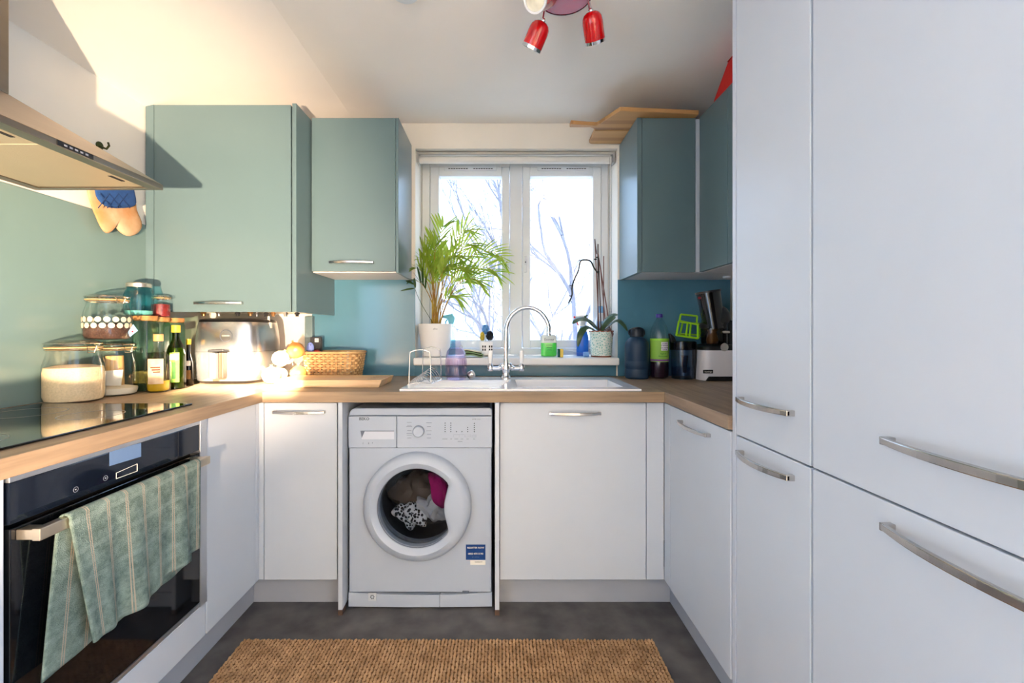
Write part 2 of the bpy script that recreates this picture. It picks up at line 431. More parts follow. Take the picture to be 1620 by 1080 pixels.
# plinths
bx_ = bx('plinth', -1.06, -1.044, .47, 1.880, 0, .1325, m_plinth); tag(bx_, 'grey plinth under the oven run on the left', 'plinth')
bx_ = bx('plinth', -1.06, -.654, 1.881, 1.897, 0, .1425, m_plinth); tag(bx_, 'grey plinth to the left of the washing machine', 'plinth')
bx_ = bx('plinth', .001, .74, 1.881, 1.897, 0, .1425, m_plinth); tag(bx_, 'grey plinth under the sink cabinet', 'plinth')
bx_ = bx('plinth', .725, .74, REND, 1.88, 0, .1425, m_plinth); tag(bx_, 'grey plinth under the right hand base cabinet', 'plinth')

# -------- splashbacks
bx_ = bx('splashback', XL+.0005, XL+.0055, .56, 1.985, ZT+.0005, 1.625, m_splashl, bevel=.001); tag(bx_, 'glossy teal splashback panel behind the hob on the left wall', 'splashback')
bx_ = bx('splashback', P(494,0,YB).x, WX0, YB-.006, YB-.0005, ZT+.0005, 1.434, m_splash, bevel=.001); tag(bx_, 'teal splashback panel between boiler cupboard and window', 'splashback')
bx_ = bx('splashback', WX0+.0005, .642, YB-.006, YB-.0005, ZT+.0005, .966, m_splash, bevel=.001); tag(bx_, 'narrow teal splashback strip under the window sill', 'splashback')
bx_ = bx('splashback', WX1, XR-.001, YB-.006, YB-.0005, ZT+.0005, 1.434, m_splash, bevel=.001); tag(bx_, 'dark teal splashback panel behind the juicer on the right', 'splashback')
bx_ = bx('splashback_end_strip', P(482,0,2.40).x, P(494,0,2.40).x, 2.40, YB-.0065, ZT+.0005, 1.232, m_teal, bevel=.001); tag(bx_, 'teal vertical end strip below the boiler cupboard', 'trim')

# -------- wall cabinets
UZ0, UZ1, YU = 1.432, 2.171, 2.120
YBO = 1.974
u = thing('boiler_cupboard', 'large sage green boiler cupboard with one door in the left corner', 'cabinet', (-1.24, 2.2, 1.237))
BT = 2.160; bx0, bx1 = P(244,0,YBO).x, P(460,0,YBO).x; bs0, bs1 = P(462.5,0,YBO).x, P(468,0,YBO).x
d = bx('door', bx0, bx1, YBO, YBO+DT, 1.237, BT, m_teal, u, .0015)
bow_handle((P(348,0,YBO).x, YBO, 1.15+(524-479.5)/700*YBO), .212, (1,0,0), (0,-1,0), d)
bx('side_panel', bs0, bs1+.003, YBO-.002, YB-.007, 1.237, BT+.006, m_teal, u, .001)
mb = MB(); fx0 = XL+.006; fx1 = bx0-.003
mb.prism([(fx0, YBO+.001, ZT+.001), (fx1, YBO+.001, ZT+.001), (fx1, YBO+.001, ZL+sl*(fx1-XL)-.001), (fx0, YBO+.001, ZL+sl*(fx0-XL)-.001)], (0, .018, 0))
mb2 = MB().prism([(fx0, YBO+.001, 1.237), (fx1, YBO+.001, 1.237), (fx1, YBO+.001, ZL+sl*(fx1-XL)-.001), (fx0, YBO+.001, ZL+sl*(fx0-XL)-.001)], (0, .018, 0))
build('filler_strip', mb2, m_teal, u)
bx('shelf_top', fx0, bs0-.001, YBO+DT+.001, YB-.002, BT-.02, BT-.002, m_carc, u)
# boiler inside, with pipe tails below
bo = thing('boiler', 'white wall boiler with pipes and valves showing below the green cupboard', 'boiler', (-1.2, 2.25, 1.25))
bx('casing', -1.46, -.985, 2.03, YB-.002, 1.245, 2.0, pm('boiler_white', (232,228,220), .4, var=.01), bo, .008)
m_copper = pm('copper_brass', (190,140,90), .3, 1, var=.1)
for i, px in enumerate((322, 346, 376, 396, 406, 421, 432, 452, 470)):
    yy = 2.12 if px < 400 else 2.2
    c = P(px, 0, yy).x
    mb = MB().lathe([(.008,-.022),(.008,0)], 10, (c, yy, 1.2455)).lathe([(.013,-.012),(.013,-.004)], 6, (c, yy, 1.2455))
    build('pipe', mb, (m_copper, m_steel, m_dark)[i % 3], bo)
c = P(425,0,2.2).x
mb = MB().tube([(c,2.2,1.225),(c,2.2,1.195)], .006, 8).box(c-.014,c+.014,2.19,2.21,1.165,1.195); build('valve_cap', mb, m_paper, bo, bevel=.003)

u = thing('wall_cabinet', 'sage green wall cabinet with one handle to the left of the window', 'cabinet', (-.69, 2.27, UZ0))
x0, x1 = P(493,0,YU).x, P(626,0,YU).x; xe = P(630.5,0,YU).x
build('body', MB().box(x0-.002, x1, YU+DT+.002, YB-.002, UZ0+.001, UZ1), m_carc, u)
d = bx('door', x0, x1-.001, YU, YU+DT, UZ0+.006, UZ1+.001, m_teal, u, .0015)
bow_handle((P(557,0,YU).x, YU, 1.15+(524-415.5)/700*YU), .212, (1,0,0), (0,-1,0), d)
bx('end_panel', x1+.001, xe, YU-.001, YB-.001, UZ0-.001, UZ1+.002, m_teal, u, .001)

u = thing('wall_cabinet', 'blue green wall cabinet with plain door to the right of the window', 'cabinet', (.82, 2.27, UZ0))
x0 = P(1008,0,YU).x; x1 = P(1016,0,YU).x; x2 = P(1100,0,YU).x
build('body', MB().box(x1, XR-.001, YU+DT+.002, YB-.002, UZ0+.001, UZ1), m_carc, u)
bx('door', x1, x2, YU, YU+DT, UZ0+.002, UZ1+.001, m_teal, u, .0015)
bx('end_panel', x0, x1-.002, YU-.001, YB-.001, UZ0-.001, UZ1+.002, m_teal, u, .001)
XUR = .957
bx('corner_post', x2+.003, XUR+.004, YU+.003, YU+DT+.004, UZ0+.002, UZ1-.003, m_white, u, .001)
u = thing('wall_cabinet', 'blue green wall cabinet on the right wall half hidden by the larder', 'cabinet', (1.1, 1.8, UZ0))
build('body', MB().box(XUR+DT+.002, XR-.001, REND+.003, YU+DT, UZ0+.001, UZ1), m_carc, u)
ysp = XUR*700/361
bx('door', XUR, XUR+DT, ysp+.0015, YU-.004, UZ0+.002, UZ1+.001, m_teal, u, .0015)
bx('door', XUR, XUR+DT, REND+.01, ysp-.0015, UZ0+.002, UZ1+.001, m_teal, u, .0015)
pk = thing('under_cabinet_light', 'small white puck light under the right wall cabinet', 'light', (1.155,2.25,1.42))
mb = MB().lathe([(.016,0),(.018,.006),(.018,.011)], 16, (1.155, 2.25, 1.4205)); build('puck', mb, m_upvc, pk, smooth=True)
# ------------------------------------------------------------------ oven, hob, hood
ov = thing('oven', 'black glass built in oven with steel bar handle in the left run', 'oven', (-1.2, 1.17, .25))
XO = XDL
build('cavity_box', MB().box(XL+.06, XO-.03, OY0+.004, OY1-.004, .252, .855), m_dark, ov)
bx('control_panel', XO-.03, XO+.001, OY0+.002, OY1-.010, .760, .845, pm('control_glass', (16,22,34), .06, spec=.6), ov, .002)
bx('door', XO-.03, XO+.003, OY0+.002, OY1-.010, .262, .752, m_blackgl, ov, .002)
m_trim = pm('oven_trim', (196,200,206), .3, .9, var=.03)
mb = MB().box(XO-.03, XO+.004, OY1-.0095, ya-.004, .245, .8605).box(XO-.03, XO+.004, OY0, OY1-.0095, .846, .8605)
build('steel_trim', mb, m_trim, ov, bevel=.001)
bx('lower_trim', XO-.03, XO+.001, OY0+.002, OY1-.010, .246, .258, m_trim, ov, .001)
HX0, HX1 = -.950, -.932
mb = MB().box(HX0, HX1, .898, 1.428, .724, .749)
mb.box(XO+.003, HX0+.004, .898, .925, .726, .747).box(XO+.003, HX0+.004, 1.402, 1.428, .726, .747)
build('handle', mb, pm('champagne_steel', (200,188,168), .28, .9, var=.04, scale=30), ov, bevel=.002)
def pane_left(pts, X, off=.0006):     # pixel outline on the plane X
    r = []
    for x, y in pts:
        d_ = X*FP/(x-VX); r.append(Vector((X, d_, CZ-(y-VY)/FP*d_)))
    return r
m_disp = pm('display_glass', (96,122,160), .15, spec=.5)
mb = MB().prism(pane_left([(173,713),(223,700),(223,722),(173,737)], XO+.0013), (.0005,0,0)); build('display', mb, m_disp, ov)
q = pane_left([(184,748),(217,733.5),(217,745),(184,757)], XO+.0016); mb = MB()
for i in range(4): mb.tube([q[i], q[(i+1) % 4]], .0007, 4)
build('button_outline', mb, m_paper, ov)
for px, py in ((120,774),(167,756)):
    c = pane_left([(px,py)], XO+.0014)[0]
    mb = MB().tube([c+Vector((0, .006*math.cos(a), .006*math.sin(a))) for a in [2*PI*k/14 for k in range(14)]], .0006, 4, closed=True).ball(c, .002, 6, 4)
    build('touch_symbol', mb, m_grey, ov)
bx('panel_seam', XO+.0005, XO+.0014, 1.355, 1.3565, .762, .844, m_dark, ov, 0)

# tea towel over the oven handle
def towel_mat():
    m = pm('terry_sage', (134,156,144), .95); nt = m.node_tree; b = nt.nodes['Principled BSDF']
    uv = nt.nodes.new('ShaderNodeTexCoord'); sp = nt.nodes.new('ShaderNodeSeparateXYZ'); nt.links.new(uv.outputs['UV'], sp.inputs[0])
    def lines(sock, n, w, ph):
        a = nt.nodes.new('ShaderNodeMath'); a.operation = 'MULTIPLY_ADD'; a.inputs[1].default_value = n; a.inputs[2].default_value = ph; nt.links.new(sock, a.inputs[0])
        f = nt.nodes.new('ShaderNodeMath'); f.operation = 'FRACT'; nt.links.new(a.outputs[0], f.inputs[0])
        l = nt.nodes.new('ShaderNodeMath'); l.operation = 'LESS_THAN'; l.inputs[1].default_value = w; nt.links.new(f.outputs[0], l.inputs[0]); return l.outputs[0]
    s1 = lines(sp.outputs[0], 8, .05, .3); s2 = lines(sp.outputs[0], 8, .05, .2)
    n = nt.nodes.new('ShaderNodeTexNoise'); n.inputs['Scale'].default_value = 30; n.inputs['Detail'].default_value = 8; n.inputs['Roughness'].default_value = .75
    rp = nt.nodes.new('ShaderNodeValToRGB'); rp.color_ramp.elements[0].position = .38; rp.color_ramp.elements[1].position = .66
    rp.color_ramp.elements[0].color = lin((92,110,102)); rp.color_ramp.elements[1].color = lin((138,156,146))
    nt.links.new(uv.outputs['Object'], n.inputs['Vector']); nt.links.new(n.outputs['Fac'], rp.inputs[0])
    g1 = lines(sp.outputs[1], 9, .16, 0)
    mx0 = nt.nodes.new('ShaderNodeMix'); mx0.data_type = 'RGBA'; mx0.inputs[7].default_value = lin((156,172,162))
    sc = nt.nodes.new('ShaderNodeMath'); sc.operation = 'MULTIPLY'; sc.inputs[1].default_value = .22; nt.links.new(g1, sc.inputs[0])
    nt.links.new(sc.outputs[0], mx0.inputs[0]); nt.links.new(rp.outputs[0], mx0.inputs[6])
    mx = nt.nodes.new('ShaderNodeMath'); mx.operation = 'MAXIMUM'; nt.links.new(s1, mx.inputs[0]); nt.links.new(s2, mx.inputs[1])
    x = nt.nodes.new('ShaderNodeMix'); x.data_type = 'RGBA'; x.inputs[7].default_value = lin((172,158,140))
    nt.links.new(mx.outputs[0], x.inputs[0]); nt.links.new(mx0.outputs[2], x.inputs[6]); nt.links.new(x.outputs[2], b.inputs['Base Color'])
    v = nt.nodes.new('ShaderNodeTexVoronoi'); v.inputs['Scale'].default_value = 420; nt.links.new(uv.outputs['Object'], v.inputs['Vector'])
    bp = nt.nodes.new('ShaderNodeBump'); bp.inputs['Strength'].default_value = .55; bp.inputs['Distance'].default_value = .003
    nt.links.new(v.outputs['Distance'], bp.inputs['Height']); nt.links.new(bp.outputs[0], b.inputs['Normal']); return m
def towel(u, v):
    # u along the bar (near -> far), v: front hem -> over the bar -> back hem
    y0, y1 = .955, 1.372
    L = .285; R = .016; tot = 2*L+PI*R
    s_ = v*tot; fold = .006*math.sin(u*17+.5)+.004*math.sin(u*31+2)
    if s_ < L:                                  # front sheet, hanging from its hem up
        k = 1-s_/L; z = .738-k*L*(1+.03*math.sin(u*6)); x = HX1+.004+fold*k*1.6+.010*k; y = y0+(y1-y0)*u
        y += .035*k*(1-u)*(1-u)-.012*k*u
        z += .03*k*max(0, u-.55)/.45
    elif s_ < L+PI*R:
        a = (s_-L)/R; x = (HX0+HX1)/2+(.009+.004)*math.cos(a)+.002; z = .740+.014*math.sin(a); y = y0+(y1-y0)*u
    else:
        k = (s_-L-PI*R)/L; z = .738-k*L*(1.05+.07*(1-u)); x = HX0-.005+fold*k*.4; y = y0+(y1-y0)*u-.035*k*(1-u)
    return Vector((x, y, z))
tw = thing('tea_towel', 'sage green striped terry towel hanging over the oven handle', 'towel', (-.94, 1.16, .74))
mb = MB().grid(towel, 60, 70); o = build('cloth', mb, towel_mat(), tw, smooth=True, solid=.004, fixn=True)

hb = thing('hob', 'black glass induction hob set into the left worktop', 'hob', (-1.27, 1.1, ZT))
bx('glass_top', -1.535, -1.022, .72, 1.473, ZT+.0008, ZT+.006, pm('hob_glass', (8,9,10), .05, spec=.7), hb, .0015)
m_mark = pm('hob_print', (120,120,116), .3)
for cx, cy, r in ((-1.39, 1.30, .09), (-1.17, 1.27, .075), (-1.39, .93, .105), (-1.17, .95, .08)):
    mb = MB().lathe([(r, 0), (r, .0003), (r-.0025, .0003), (r-.0025, 0)], 48, (cx, cy, ZT+.006), cap0=False, cap1=False)
    build('cooking_zone_ring', mb, m_mark, hb)

hd = thing('extractor_hood', 'stainless steel chimney extractor hood on the left wall', 'hood', (-1.37, 1.05, 1.631))
HXb, HXf, HY0, HY1, HZ = -1.582, -1.146, .55, 1.509, 1.631
m_hood = pm('hood_steel', (152,140,126), .3, 1, var=.05, scale=30, stretch=(1,.05,1))
cx0, cx1, cy0, cy1, cz = HXb, -1.285, .90, 1.16, 1.77
v = [(HXb,HY0,HZ+.017),(HXf,HY0,HZ+.017),(HXf,HY1,HZ+.017),(HXb,HY1,HZ+.017),(cx0,cy0,cz),(cx1,cy0,cz),(cx1,cy1,cz),(cx0,cy1,cz)]
mb = MB().add(v, [(0,1,5,4),(1,2,6,5),(2,3,7,6),(3,0,4,7),(4,5,6,7),(3,2,1,0)]); build('sloped_canopy', mb, m_hood, hd, bevel=.001)
mb = MB(); lip = .042; t = HZ+.0168
mb.box(HXf-lip, HXf, HY0, HY1, HZ, t).box(HXb, HXb+lip*.8, HY0, HY1, HZ, t).box(HXb+lip*.8, HXf-lip, HY0, HY0+lip*.7, HZ, t).box(HXb+lip*.8, HXf-lip, HY1-lip*.5, HY1, HZ, t)
build('lip_frame', mb, m_hood, hd, bevel=.0015)
bx('chimney', cx0, cx1, cy0, cy1, cz+.0005, 2.20, m_hood, hd, .002)
m_filt = pm('filter_mesh', (214,196,168), .38, .7, var=.02)
nt = m_filt.node_tree; tcn = nt.nodes.new('ShaderNodeTexCoord'); vo = nt.nodes.new('ShaderNodeTexVoronoi'); vo.inputs['Scale'].default_value = 260; vo.inputs['Randomness'].default_value = .15
nt.links.new(tcn.outputs['Object'], vo.inputs['Vector']); bpn = nt.nodes.new('ShaderNodeBump'); bpn.inputs['Strength'].default_value = .7; bpn.inputs['Distance'].default_value = .002
nt.links.new(vo.outputs['Distance'], bpn.inputs['Height']); nt.links.new(bpn.outputs[0], nt.nodes['Principled BSDF'].inputs['Normal'])
ys = [HY0+lip*.7+.002, .84, 1.145, HY1-lip*.5-.002]
for i in range(3):
    f = bx('grease_filter', HXb+lip*.8+.002, HXf-lip-.002, ys[i]+.002, ys[i+1]-.002, HZ+.003, HZ+.012, m_filt, hd, .002)
    bx('filter_latch', HXf-lip-.03, HXf-lip-.018, (ys[i]+ys[i+1])/2+.06, (ys[i]+ys[i+1])/2+.11, HZ+.0015, HZ+.004, m_dark, f, .0005)
bx('control_strip', HXf-.001, HXf+.002, 1.146*700/700, 1.146*700/643, HZ+.002, HZ+.0155, m_black, hd, .0005)
for k in range(5):
    bx('button', HXf+.002, HXf+.003, 1.163+k*.015, 1.171+k*.015, HZ+.006, HZ+.011, m_grey, hd, .0003)

# ------------------------------------------------------------------ washing machine
wm = thing('washing_machine', 'white front loading washing machine with a load of laundry inside', 'washing machine', (-.33, 2.1, 0))
MX0, MX1, MY, MZ1 = -.6275, -.030, 1.842, .845
DC = P(662, 798, MY); dcx, dcz = DC.x, DC.z; RO = .221; RH = .172
def rect_ring(cx, cz_, r, x0, x1, z0, z1, y, n=64):
    A = []; B = []
    angs = sorted([2*PI*i/n for i in range(n)]+[math.atan2(zz-cz_, xx-cx) % (2*PI) for xx in (x0, x1) for zz in (z0, z1)])
    for a in angs:
        c, s_ = math.cos(a), math.sin(a); ts = []
        if c > 1e-9: ts.append((x1-cx)/c)
        if c < -1e-9: ts.append((x0-cx)/c)
        if s_ > 1e-9: ts.append((z1-cz_)/s_)
        if s_ < -1e-9: ts.append((z0-cz_)/s_)
        t = min(ts); B.append((cx+c*t, y, cz_+s_*t)); A.append((cx+c*r, y, cz_+s_*r))
    n2 = len(angs); return A+B, [(i, (i+1) % n2, n2+(i+1) % n2, n2+i) for i in range(n2)]
ZK = 1.15-(936-524)/700*MY; ZFs = 1.15-(708-524)/700*MY; ZFt = 1.15-(658-524)/700*MY
mb = MB().add(*rect_ring(dcx, dcz, RH, MX0, MX1, ZK+.001, ZFs-.001, MY))
mb.box(MX0, MX0+.004, MY, MY+.5, .012, .80).box(MX1-.004, MX1, MY, MY+.5, .012, .80).box(MX0, MX1, MY+.496, MY+.5, .012, .80).box(MX0, MX1, MY, MY+.5, .010, .014)
build('body', mb, m_wm, wm)
mb = MB(); pts = []                         # rounded top
for k in range(9):
    a = PI/2*k/8; pts.append((MX0+.028-.028*math.cos(a), ZFt+.002+.030*math.sin(a)))
pts += [(MX1-.012, ZFt+.033), (MX1, ZFt+.028), (MX1, ZFt+.002)]
mb.prism([(x, MY+.002, z) for x, z in pts], (0, .50, 0)); build('top_cover', mb, m_wm, wm, bevel=.004)
xs = P(628,0,MY).x
dr = bx('detergent_drawer', MX0+.0005, xs-.0008, MY-.006, MY+.03, ZFs+.001, ZFt, m_wm, wm, .003)
bx('control_fascia', xs+.0008, MX1-.0005, MY-.006, MY+.03, ZFs+.001, ZFt, m_wm, wm, .003)
yq = MY-.0063
def on(px, py, y=MY): return P(px, py, y)
mb = MB(); a, b, c, e = [on(px, py) for px, py in ((571,680.5),(624,681),(624,694),(573,694))]
mb.prism([Vector((p.x, yq, p.z)) for p in (a, b, c, e)], (0, .0005, 0)); g = build('drawer_grip', mb, pm('grip_white', (206,210,220), .4), dr)
mb = MB(); mb.prism([Vector((on(*p).x, yq-.0004, on(*p).z)) for p in ((571,680.5),(578,681),(573,692))], (0, .0005, 0)); build('grip_shadow_edge', mb, m_grey, dr)
bx('grip_edge', on(572,0).x, on(624,0).x, yq-.0008, yq, on(0,681.6).z, on(0,680.4).z, m_grey, dr, 0)
text('lettering', 'BEKO', .017, (on(577,0).x, yq-.0005, on(0,662).z), m_ink, dr)
for i, px in enumerate((575, 584, 590)): text('lettering', ('I', 'II', '*')[i], .010, (on(px,0).x, yq-.0005, on(0,700.5).z), m_grey, dr)
kc = on(663, 681)
mb = MB().lathe([(.0225, MY-.005), (.0225, MY-.022), (.019, MY-.026), (0, MY-.026)], 32, (kc.x, 0, kc.z), 'Y', cap0=False); build('programme_knob', mb, m_wm, wm, smooth=True)
mb = MB().tube([(kc.x+.0228*math.cos(2*PI*k/32), MY-.0075, kc.z+.0228*math.sin(2*PI*k/32)) for k in range(32)], .0011, 5, closed=True); build('knob_ring', mb, m_grey, wm)
for px, pys in ((648, (667.5,672,674,680,685,687.5,692)), (679, (668,674,680.5,686,692))):
    for py in pys:
        w_ = random.uniform(.008, .014); c = on(px, py); bx('programme_print', c.x-w_, c.x+w_, yq-.0005, yq, c.z-.0007, c.z+.0007, m_grey, wm, 0)
for px, pys in ((704.5,(668.5,672,675.5,678.5,682)), (713.5,(668.5,672,675.5,678.5,682)), (722.5,(682,)), (731,(682,)), (740,(675.5,678.5,682)), (750.5,(669,672.5,675.5,679,682))):
    for py in pys:
        c = on(px, py); mb = MB().lathe([(.0022, yq-.0006), (.0022, yq)], 8, (c.x, 0, c.z), 'Y'); build('indicator_lamp', mb, m_ink, wm)
for x0_, x1_ in ((717.5,726.5),(727,735.5),(736,745),(748,753.5)):
    a, b = on(x0_, 686.5), on(x1_, 691); bx('button', a.x, b.x, yq-.002, yq, b.z, a.z, m_wm, wm, .0008)
for px, w_ in ((704, 10), (714, 3), (722, 7), (731, 5), (740, 4), (750, 4), (728, 9)):
    c = on(px, 693.5 if px != 728 else 697.5); bx('button_print', c.x-w_*.0011, c.x+w_*.0011, yq-.0005, yq, c.z-.0008, c.z+.0008, m_grey, wm, 0)
text('lettering', 'WMB 51021', .007, (on(754,0).x, yq-.0005, on(0,662.5).z), m_grey, wm)
# kick panel, flap and stickers
mb = MB(); n = 20; v = []; xk = P(696,0,MY).x
def kick(x0_, x1_):
    mb = MB(); n = 10; top = []; bot = []
    for i in range(n+1):
        x = x0_+(x1_-x0_)*i/n; s_ = (x-MX0)/(MX1-MX0); dz = .010*(2*s_-1)**2
        top.append((x, MY-.003-.004*(1-(2*s_-1)**2), ZK-.010+dz)); bot.append((x, MY-.003-.004*(1-(2*s_-1)**2), .006))
    v = top+bot+[(p[0], MY+.02, p[2]) for p in top+bot]; m = n+1; fs = []
    for i in range(n):
        fs += [(i, i+1, m+i+1, m+i), (2*m+i, 2*m+i+1, i+1, i), (m+i, m+i+1, 3*m+i+1, 3*m+i), (2*m+i+1, 2*m+i, 3*m+i, 3*m+i+1)]
    fs += [(0, m, 3*m, 2*m), (n, 2*m+n, 3*m+n, m+n)]
    return mb.add(v, fs)
build('kick_panel', kick(MX0, xk-.0008), m_wm, wm, bevel=.0015); build('filter_flap', kick(xk+.0008, MX1), m_wm, wm, bevel=.0015)
c = on(590, 942); bx('recycling_sticker', c.x-.0165, c.x+.0165, MY-.0085, MY-.0075, c.z-.0165, c.z+.0165, pm('sticker_grey', (196,200,206), .5), wm, 0)
for k in range(6): 
    a = 2*PI*k/6; mb = MB().tube([(c.x+.009*math.cos(a), MY-.009, c.z+.009*math.sin(a)), (c.x+.006*math.cos(a+.9), MY-.009, c.z+.006*math.sin(a+.9))], .0012, 4); build('sticker_print', mb, m_ink, wm)
c = on(737, 934.5); bx('flap_catch', c.x-.014, c.x+.014, MY-.009, MY-.004, c.z-.003, c.z+.004, m_grey, wm, .001)
a, b = on(737, 861), on(768, 885); m_blue = pm('sticker_blue', (18,62,122), .4)
stk = bx('information_sticker', a.x, b.x, MY-.001, MY-.0001, b.z, a.z, m_blue, wm, 0)
text('lettering', 'REGISTER NOW', .0098, (on(752.5,0).x, MY-.0016, on(0,866).z), m_paper, wm)
text('lettering', '0800 470 0190', .0105, (on(752.5,0).x, MY-.0016, on(0,875.5).z), m_paper, wm)
text('lettering', 'or online', .008, (on(752.5,0).x, MY-.0016, on(0,880.5).z), m_disp, wm)
a, b = on(744, 886), on(768, 893); bx('warranty_sticker', a.x, b.x, MY-.001, MY-.0001, b.z, a.z, m_paper, wm, 0)
text('lettering', 'WARRANTY', .0058, (on(757,0).x, MY-.0016, on(0,888.5).z), m_ink, wm)
# door
def door_ring():
    mb = MB(); n = 72; prof = []
    rings = [(0, -.0005), (0, -.030), (.012, -.046), (.035, -.054), ('i', -.050, .014), ('i', -.040, 0), ('i', -.006, -.004)]
    for i in range(n):
        a = 2*PI*i/n; ca = math.cos(a)
        rin = .163
        if ca > .3:
            xlim = .112+.055*(math.sin(a))**2
            rin = min(rin, xlim/ca)
        for rg in rings:
            if rg[0] == 'i': r = rin+rg[2]; y = rg[1]
            else: r = RO-rg[0]; y = rg[1]
            mb.v.append(Vector((dcx+r*math.cos(a), MY+y, dcz+r*math.sin(a)))) 
    m = len(rings)
    for i in range(n):
        j = (i+1) % n
        for k in range(m-1): mb.f.append((i*m+k, j*m+k, j*m+k+1, i*m+k+1))
    return mb
dro = build('door', door_ring(), m_wm, wm, smooth=True)
mb = MB().lathe([(.166, MY-.030), (.15, MY-.012), (.125, MY+.03), (.11, MY+.05), (.0, MY+.055)], 48, (dcx, 0, dcz), 'Y', cap0=False); build('porthole_glass', mb, glassm('porthole_glass', (.62,.66,.70), .03), dro, smooth=True)
mb = MB().tube([(dcx+.163*math.cos(a), MY-.034, dcz+.163*math.sin(a)) for a in [PI*.28+2*PI*.72*k/40 for k in range(41)]], .0028, 6); build('glass_rim', mb, m_grey, dro, smooth=True)
mb = MB().lathe([(RH, MY+.0), (RH+.004, MY+.05), (.20, MY+.06), (.235, MY+.08), (.235, MY+.36), (0, MY+.37)], 40, (dcx, 0, dcz), 'Y', cap0=False)
build('drum', mb, pm('drum_steel', (120,124,130), .35, .8, var=.1), wm, smooth=True)
mb = MB().tube([(dcx+.178*math.cos(2*PI*k/36), MY+.045, dcz+.178*math.sin(2*PI*k/36)) for k in range(36)], .014, 8, closed=True); build('door_gasket', mb, pm('gasket_grey', (92,100,110), .6), wm, smooth=True)
def cloth_lump(name, label, c, sc, mat, seed, rot=0):
    rnd = random.Random(seed); ph = [rnd.uniform(0, 6) for _ in range(6)]
    mb = MB().ball((0,0,0), 1, 28, 18)
    out = []
    for p in mb.v:
        f = 1+.16*math.sin(3*p.x*2+ph[0]+2*p.z)+.12*math.sin(7*p.z+ph[1]+3*p.x)+.08*math.sin(11*p.x+ph[2]-5*p.y)
        q = Vector((p.x*f*sc[0], p.y*f*sc[1], p.z*f*sc[2])); cr, sr = math.cos(rot), math.sin(rot)
        out.append(Vector((q.x*cr-q.z*sr, q.y, q.x*sr+q.z*cr))+Vector(c))
    mb.v = out; o = build(name, mb, mat, smooth=True, origin=c); return tag(o, label, 'laundry', 'laundry in the drum')
yl = MY+.12
cloth_lump('garment', 'taupe garment at the back of the washing machine drum', (dcx-.03, yl+.12, dcz-.03), (.12,.07,.10), pm('taupe_cloth', (120,108,100), .9, var=.1, bump=.4, bscale=40), 1)
cloth_lump('garment', 'magenta garment behind the washing machine door', (dcx+.085, yl-.005, dcz+.035), (.05,.05,.10), pm('magenta_cloth', (176,22,110), .9, var=.1, bump=.4, bscale=40), 2, .25)
cloth_lump('garment', 'pale grey garment in the middle of the washing machine drum', (dcx+.045, yl-.0, dcz-.065), (.075,.045,.045), pm('grey_cloth', (186,186,192), .9, var=.08, bump=.4, bscale=40), 3, -.5)
mpat = pm('patterned_cloth', (225,225,230), .9); nt = mpat.node_tree; tcn = nt.nodes.new('ShaderNodeTexCoord'); vo = nt.nodes.new('ShaderNodeTexVoronoi'); vo.inputs['Scale'].default_value = 75
nt.links.new(tcn.outputs['Object'], vo.inputs['Vector']); rp = nt.nodes.new('ShaderNodeValToRGB'); rp.color_ramp.elements[0].position = .42; rp.color_ramp.elements[1].position = .5
rp.color_ramp.elements[0].color = lin((32,34,40)); rp.color_ramp.elements[1].color = lin((215,216,222)); nt.links.new(vo.outputs['Distance'], rp.inputs[0]); nt.links.new(rp.outputs[0], nt.nodes['Principled BSDF'].inputs['Base Color'])
cloth_lump('garment', 'black and white patterned garment low in the washing machine drum', (dcx-.055, yl-.01, dcz-.085), (.07,.045,.045), mpat, 4, -.5)

# ------------------------------------------------------------------ sink and tap
sk = thing('sink', 'white ceramic sink with ribbed drainer under the window', 'sink', (.08, 2.04, ZT))
m_cer = pm('white_ceramic', (238,238,240), .15, coat=.5, var=.005)
SX_0, SX_1, SY0, SY1 = -.409, .582, 1.812, 2.285; SZT_ = ZT+.009
mb = MB(); bx0_, bx1_, by0_, by1_ = .075, .528, 1.882, 2.155
mb.box(SX_0, bx0_, SY0, SY1, ZT+.0005, SZT_).box(bx1_, SX_1, SY0, SY1, ZT+.0005, SZT_).box(bx0_, bx1_, SY0, by0_, ZT+.0005, SZT_).box(bx0_, bx1_, by1_, SY1, ZT+.0005, SZT_)
build('deck', mb, m_cer, sk)
zb = ZT-.18; ins = .03; mb = MB()
top = [(bx0_,by0_,SZT_),(bx1_,by0_,SZT_),(bx1_,by1_,SZT_),(bx0_,by1_,SZT_)]; low = [(bx0_+.012,by0_+.012,zb),(bx1_-.012,by0_+.012,zb),(bx1_-.012,by1_-.012,zb),(bx0_+.012,by1_-.012,zb)]
mb.add(top+low, [(0,1,5,4),(1,2,6,5),(2,3,7,6),(3,0,4,7),(4,5,6,7)]); build('bowl', mb, m_cer, sk, solid=.004)
for k in range(7):
    yy = 1.88+k*.038
    mb = MB().tube([(-.36, yy, SZT_-.0015), (.0+.008*k, yy, SZT_-.0015)], .0055, 8); build('drainer_rib', mb, m_cer, sk, smooth=True)
mb = MB().lathe([(.04, 0), (.04, .003), (.03, .004), (0, .002)], 24, (.3, 2.0, zb+.003)); build('plug_hole', mb, m_steel, sk, smooth=True)
tp = thing('mixer_tap', 'chrome swan neck mixer tap with two white ceramic levers', 'tap', (.035, 2.215, SZT_))
TX, TY = .033, 2.215
mb = MB().lathe([(.027,0),(.027,.006),(.021,.012),(.019,.03),(.021,.04),(.022,.055),(.018,.07),(.013,.085),(.011,.1)], 24, (TX, TY, SZT_)); build('body', mb, m_chrome, tp, smooth=True)
zsp = P(0, 525, TY).z; R_ = .107; pts = [(TX, TY, SZT_+.09), (TX, TY, zsp)]
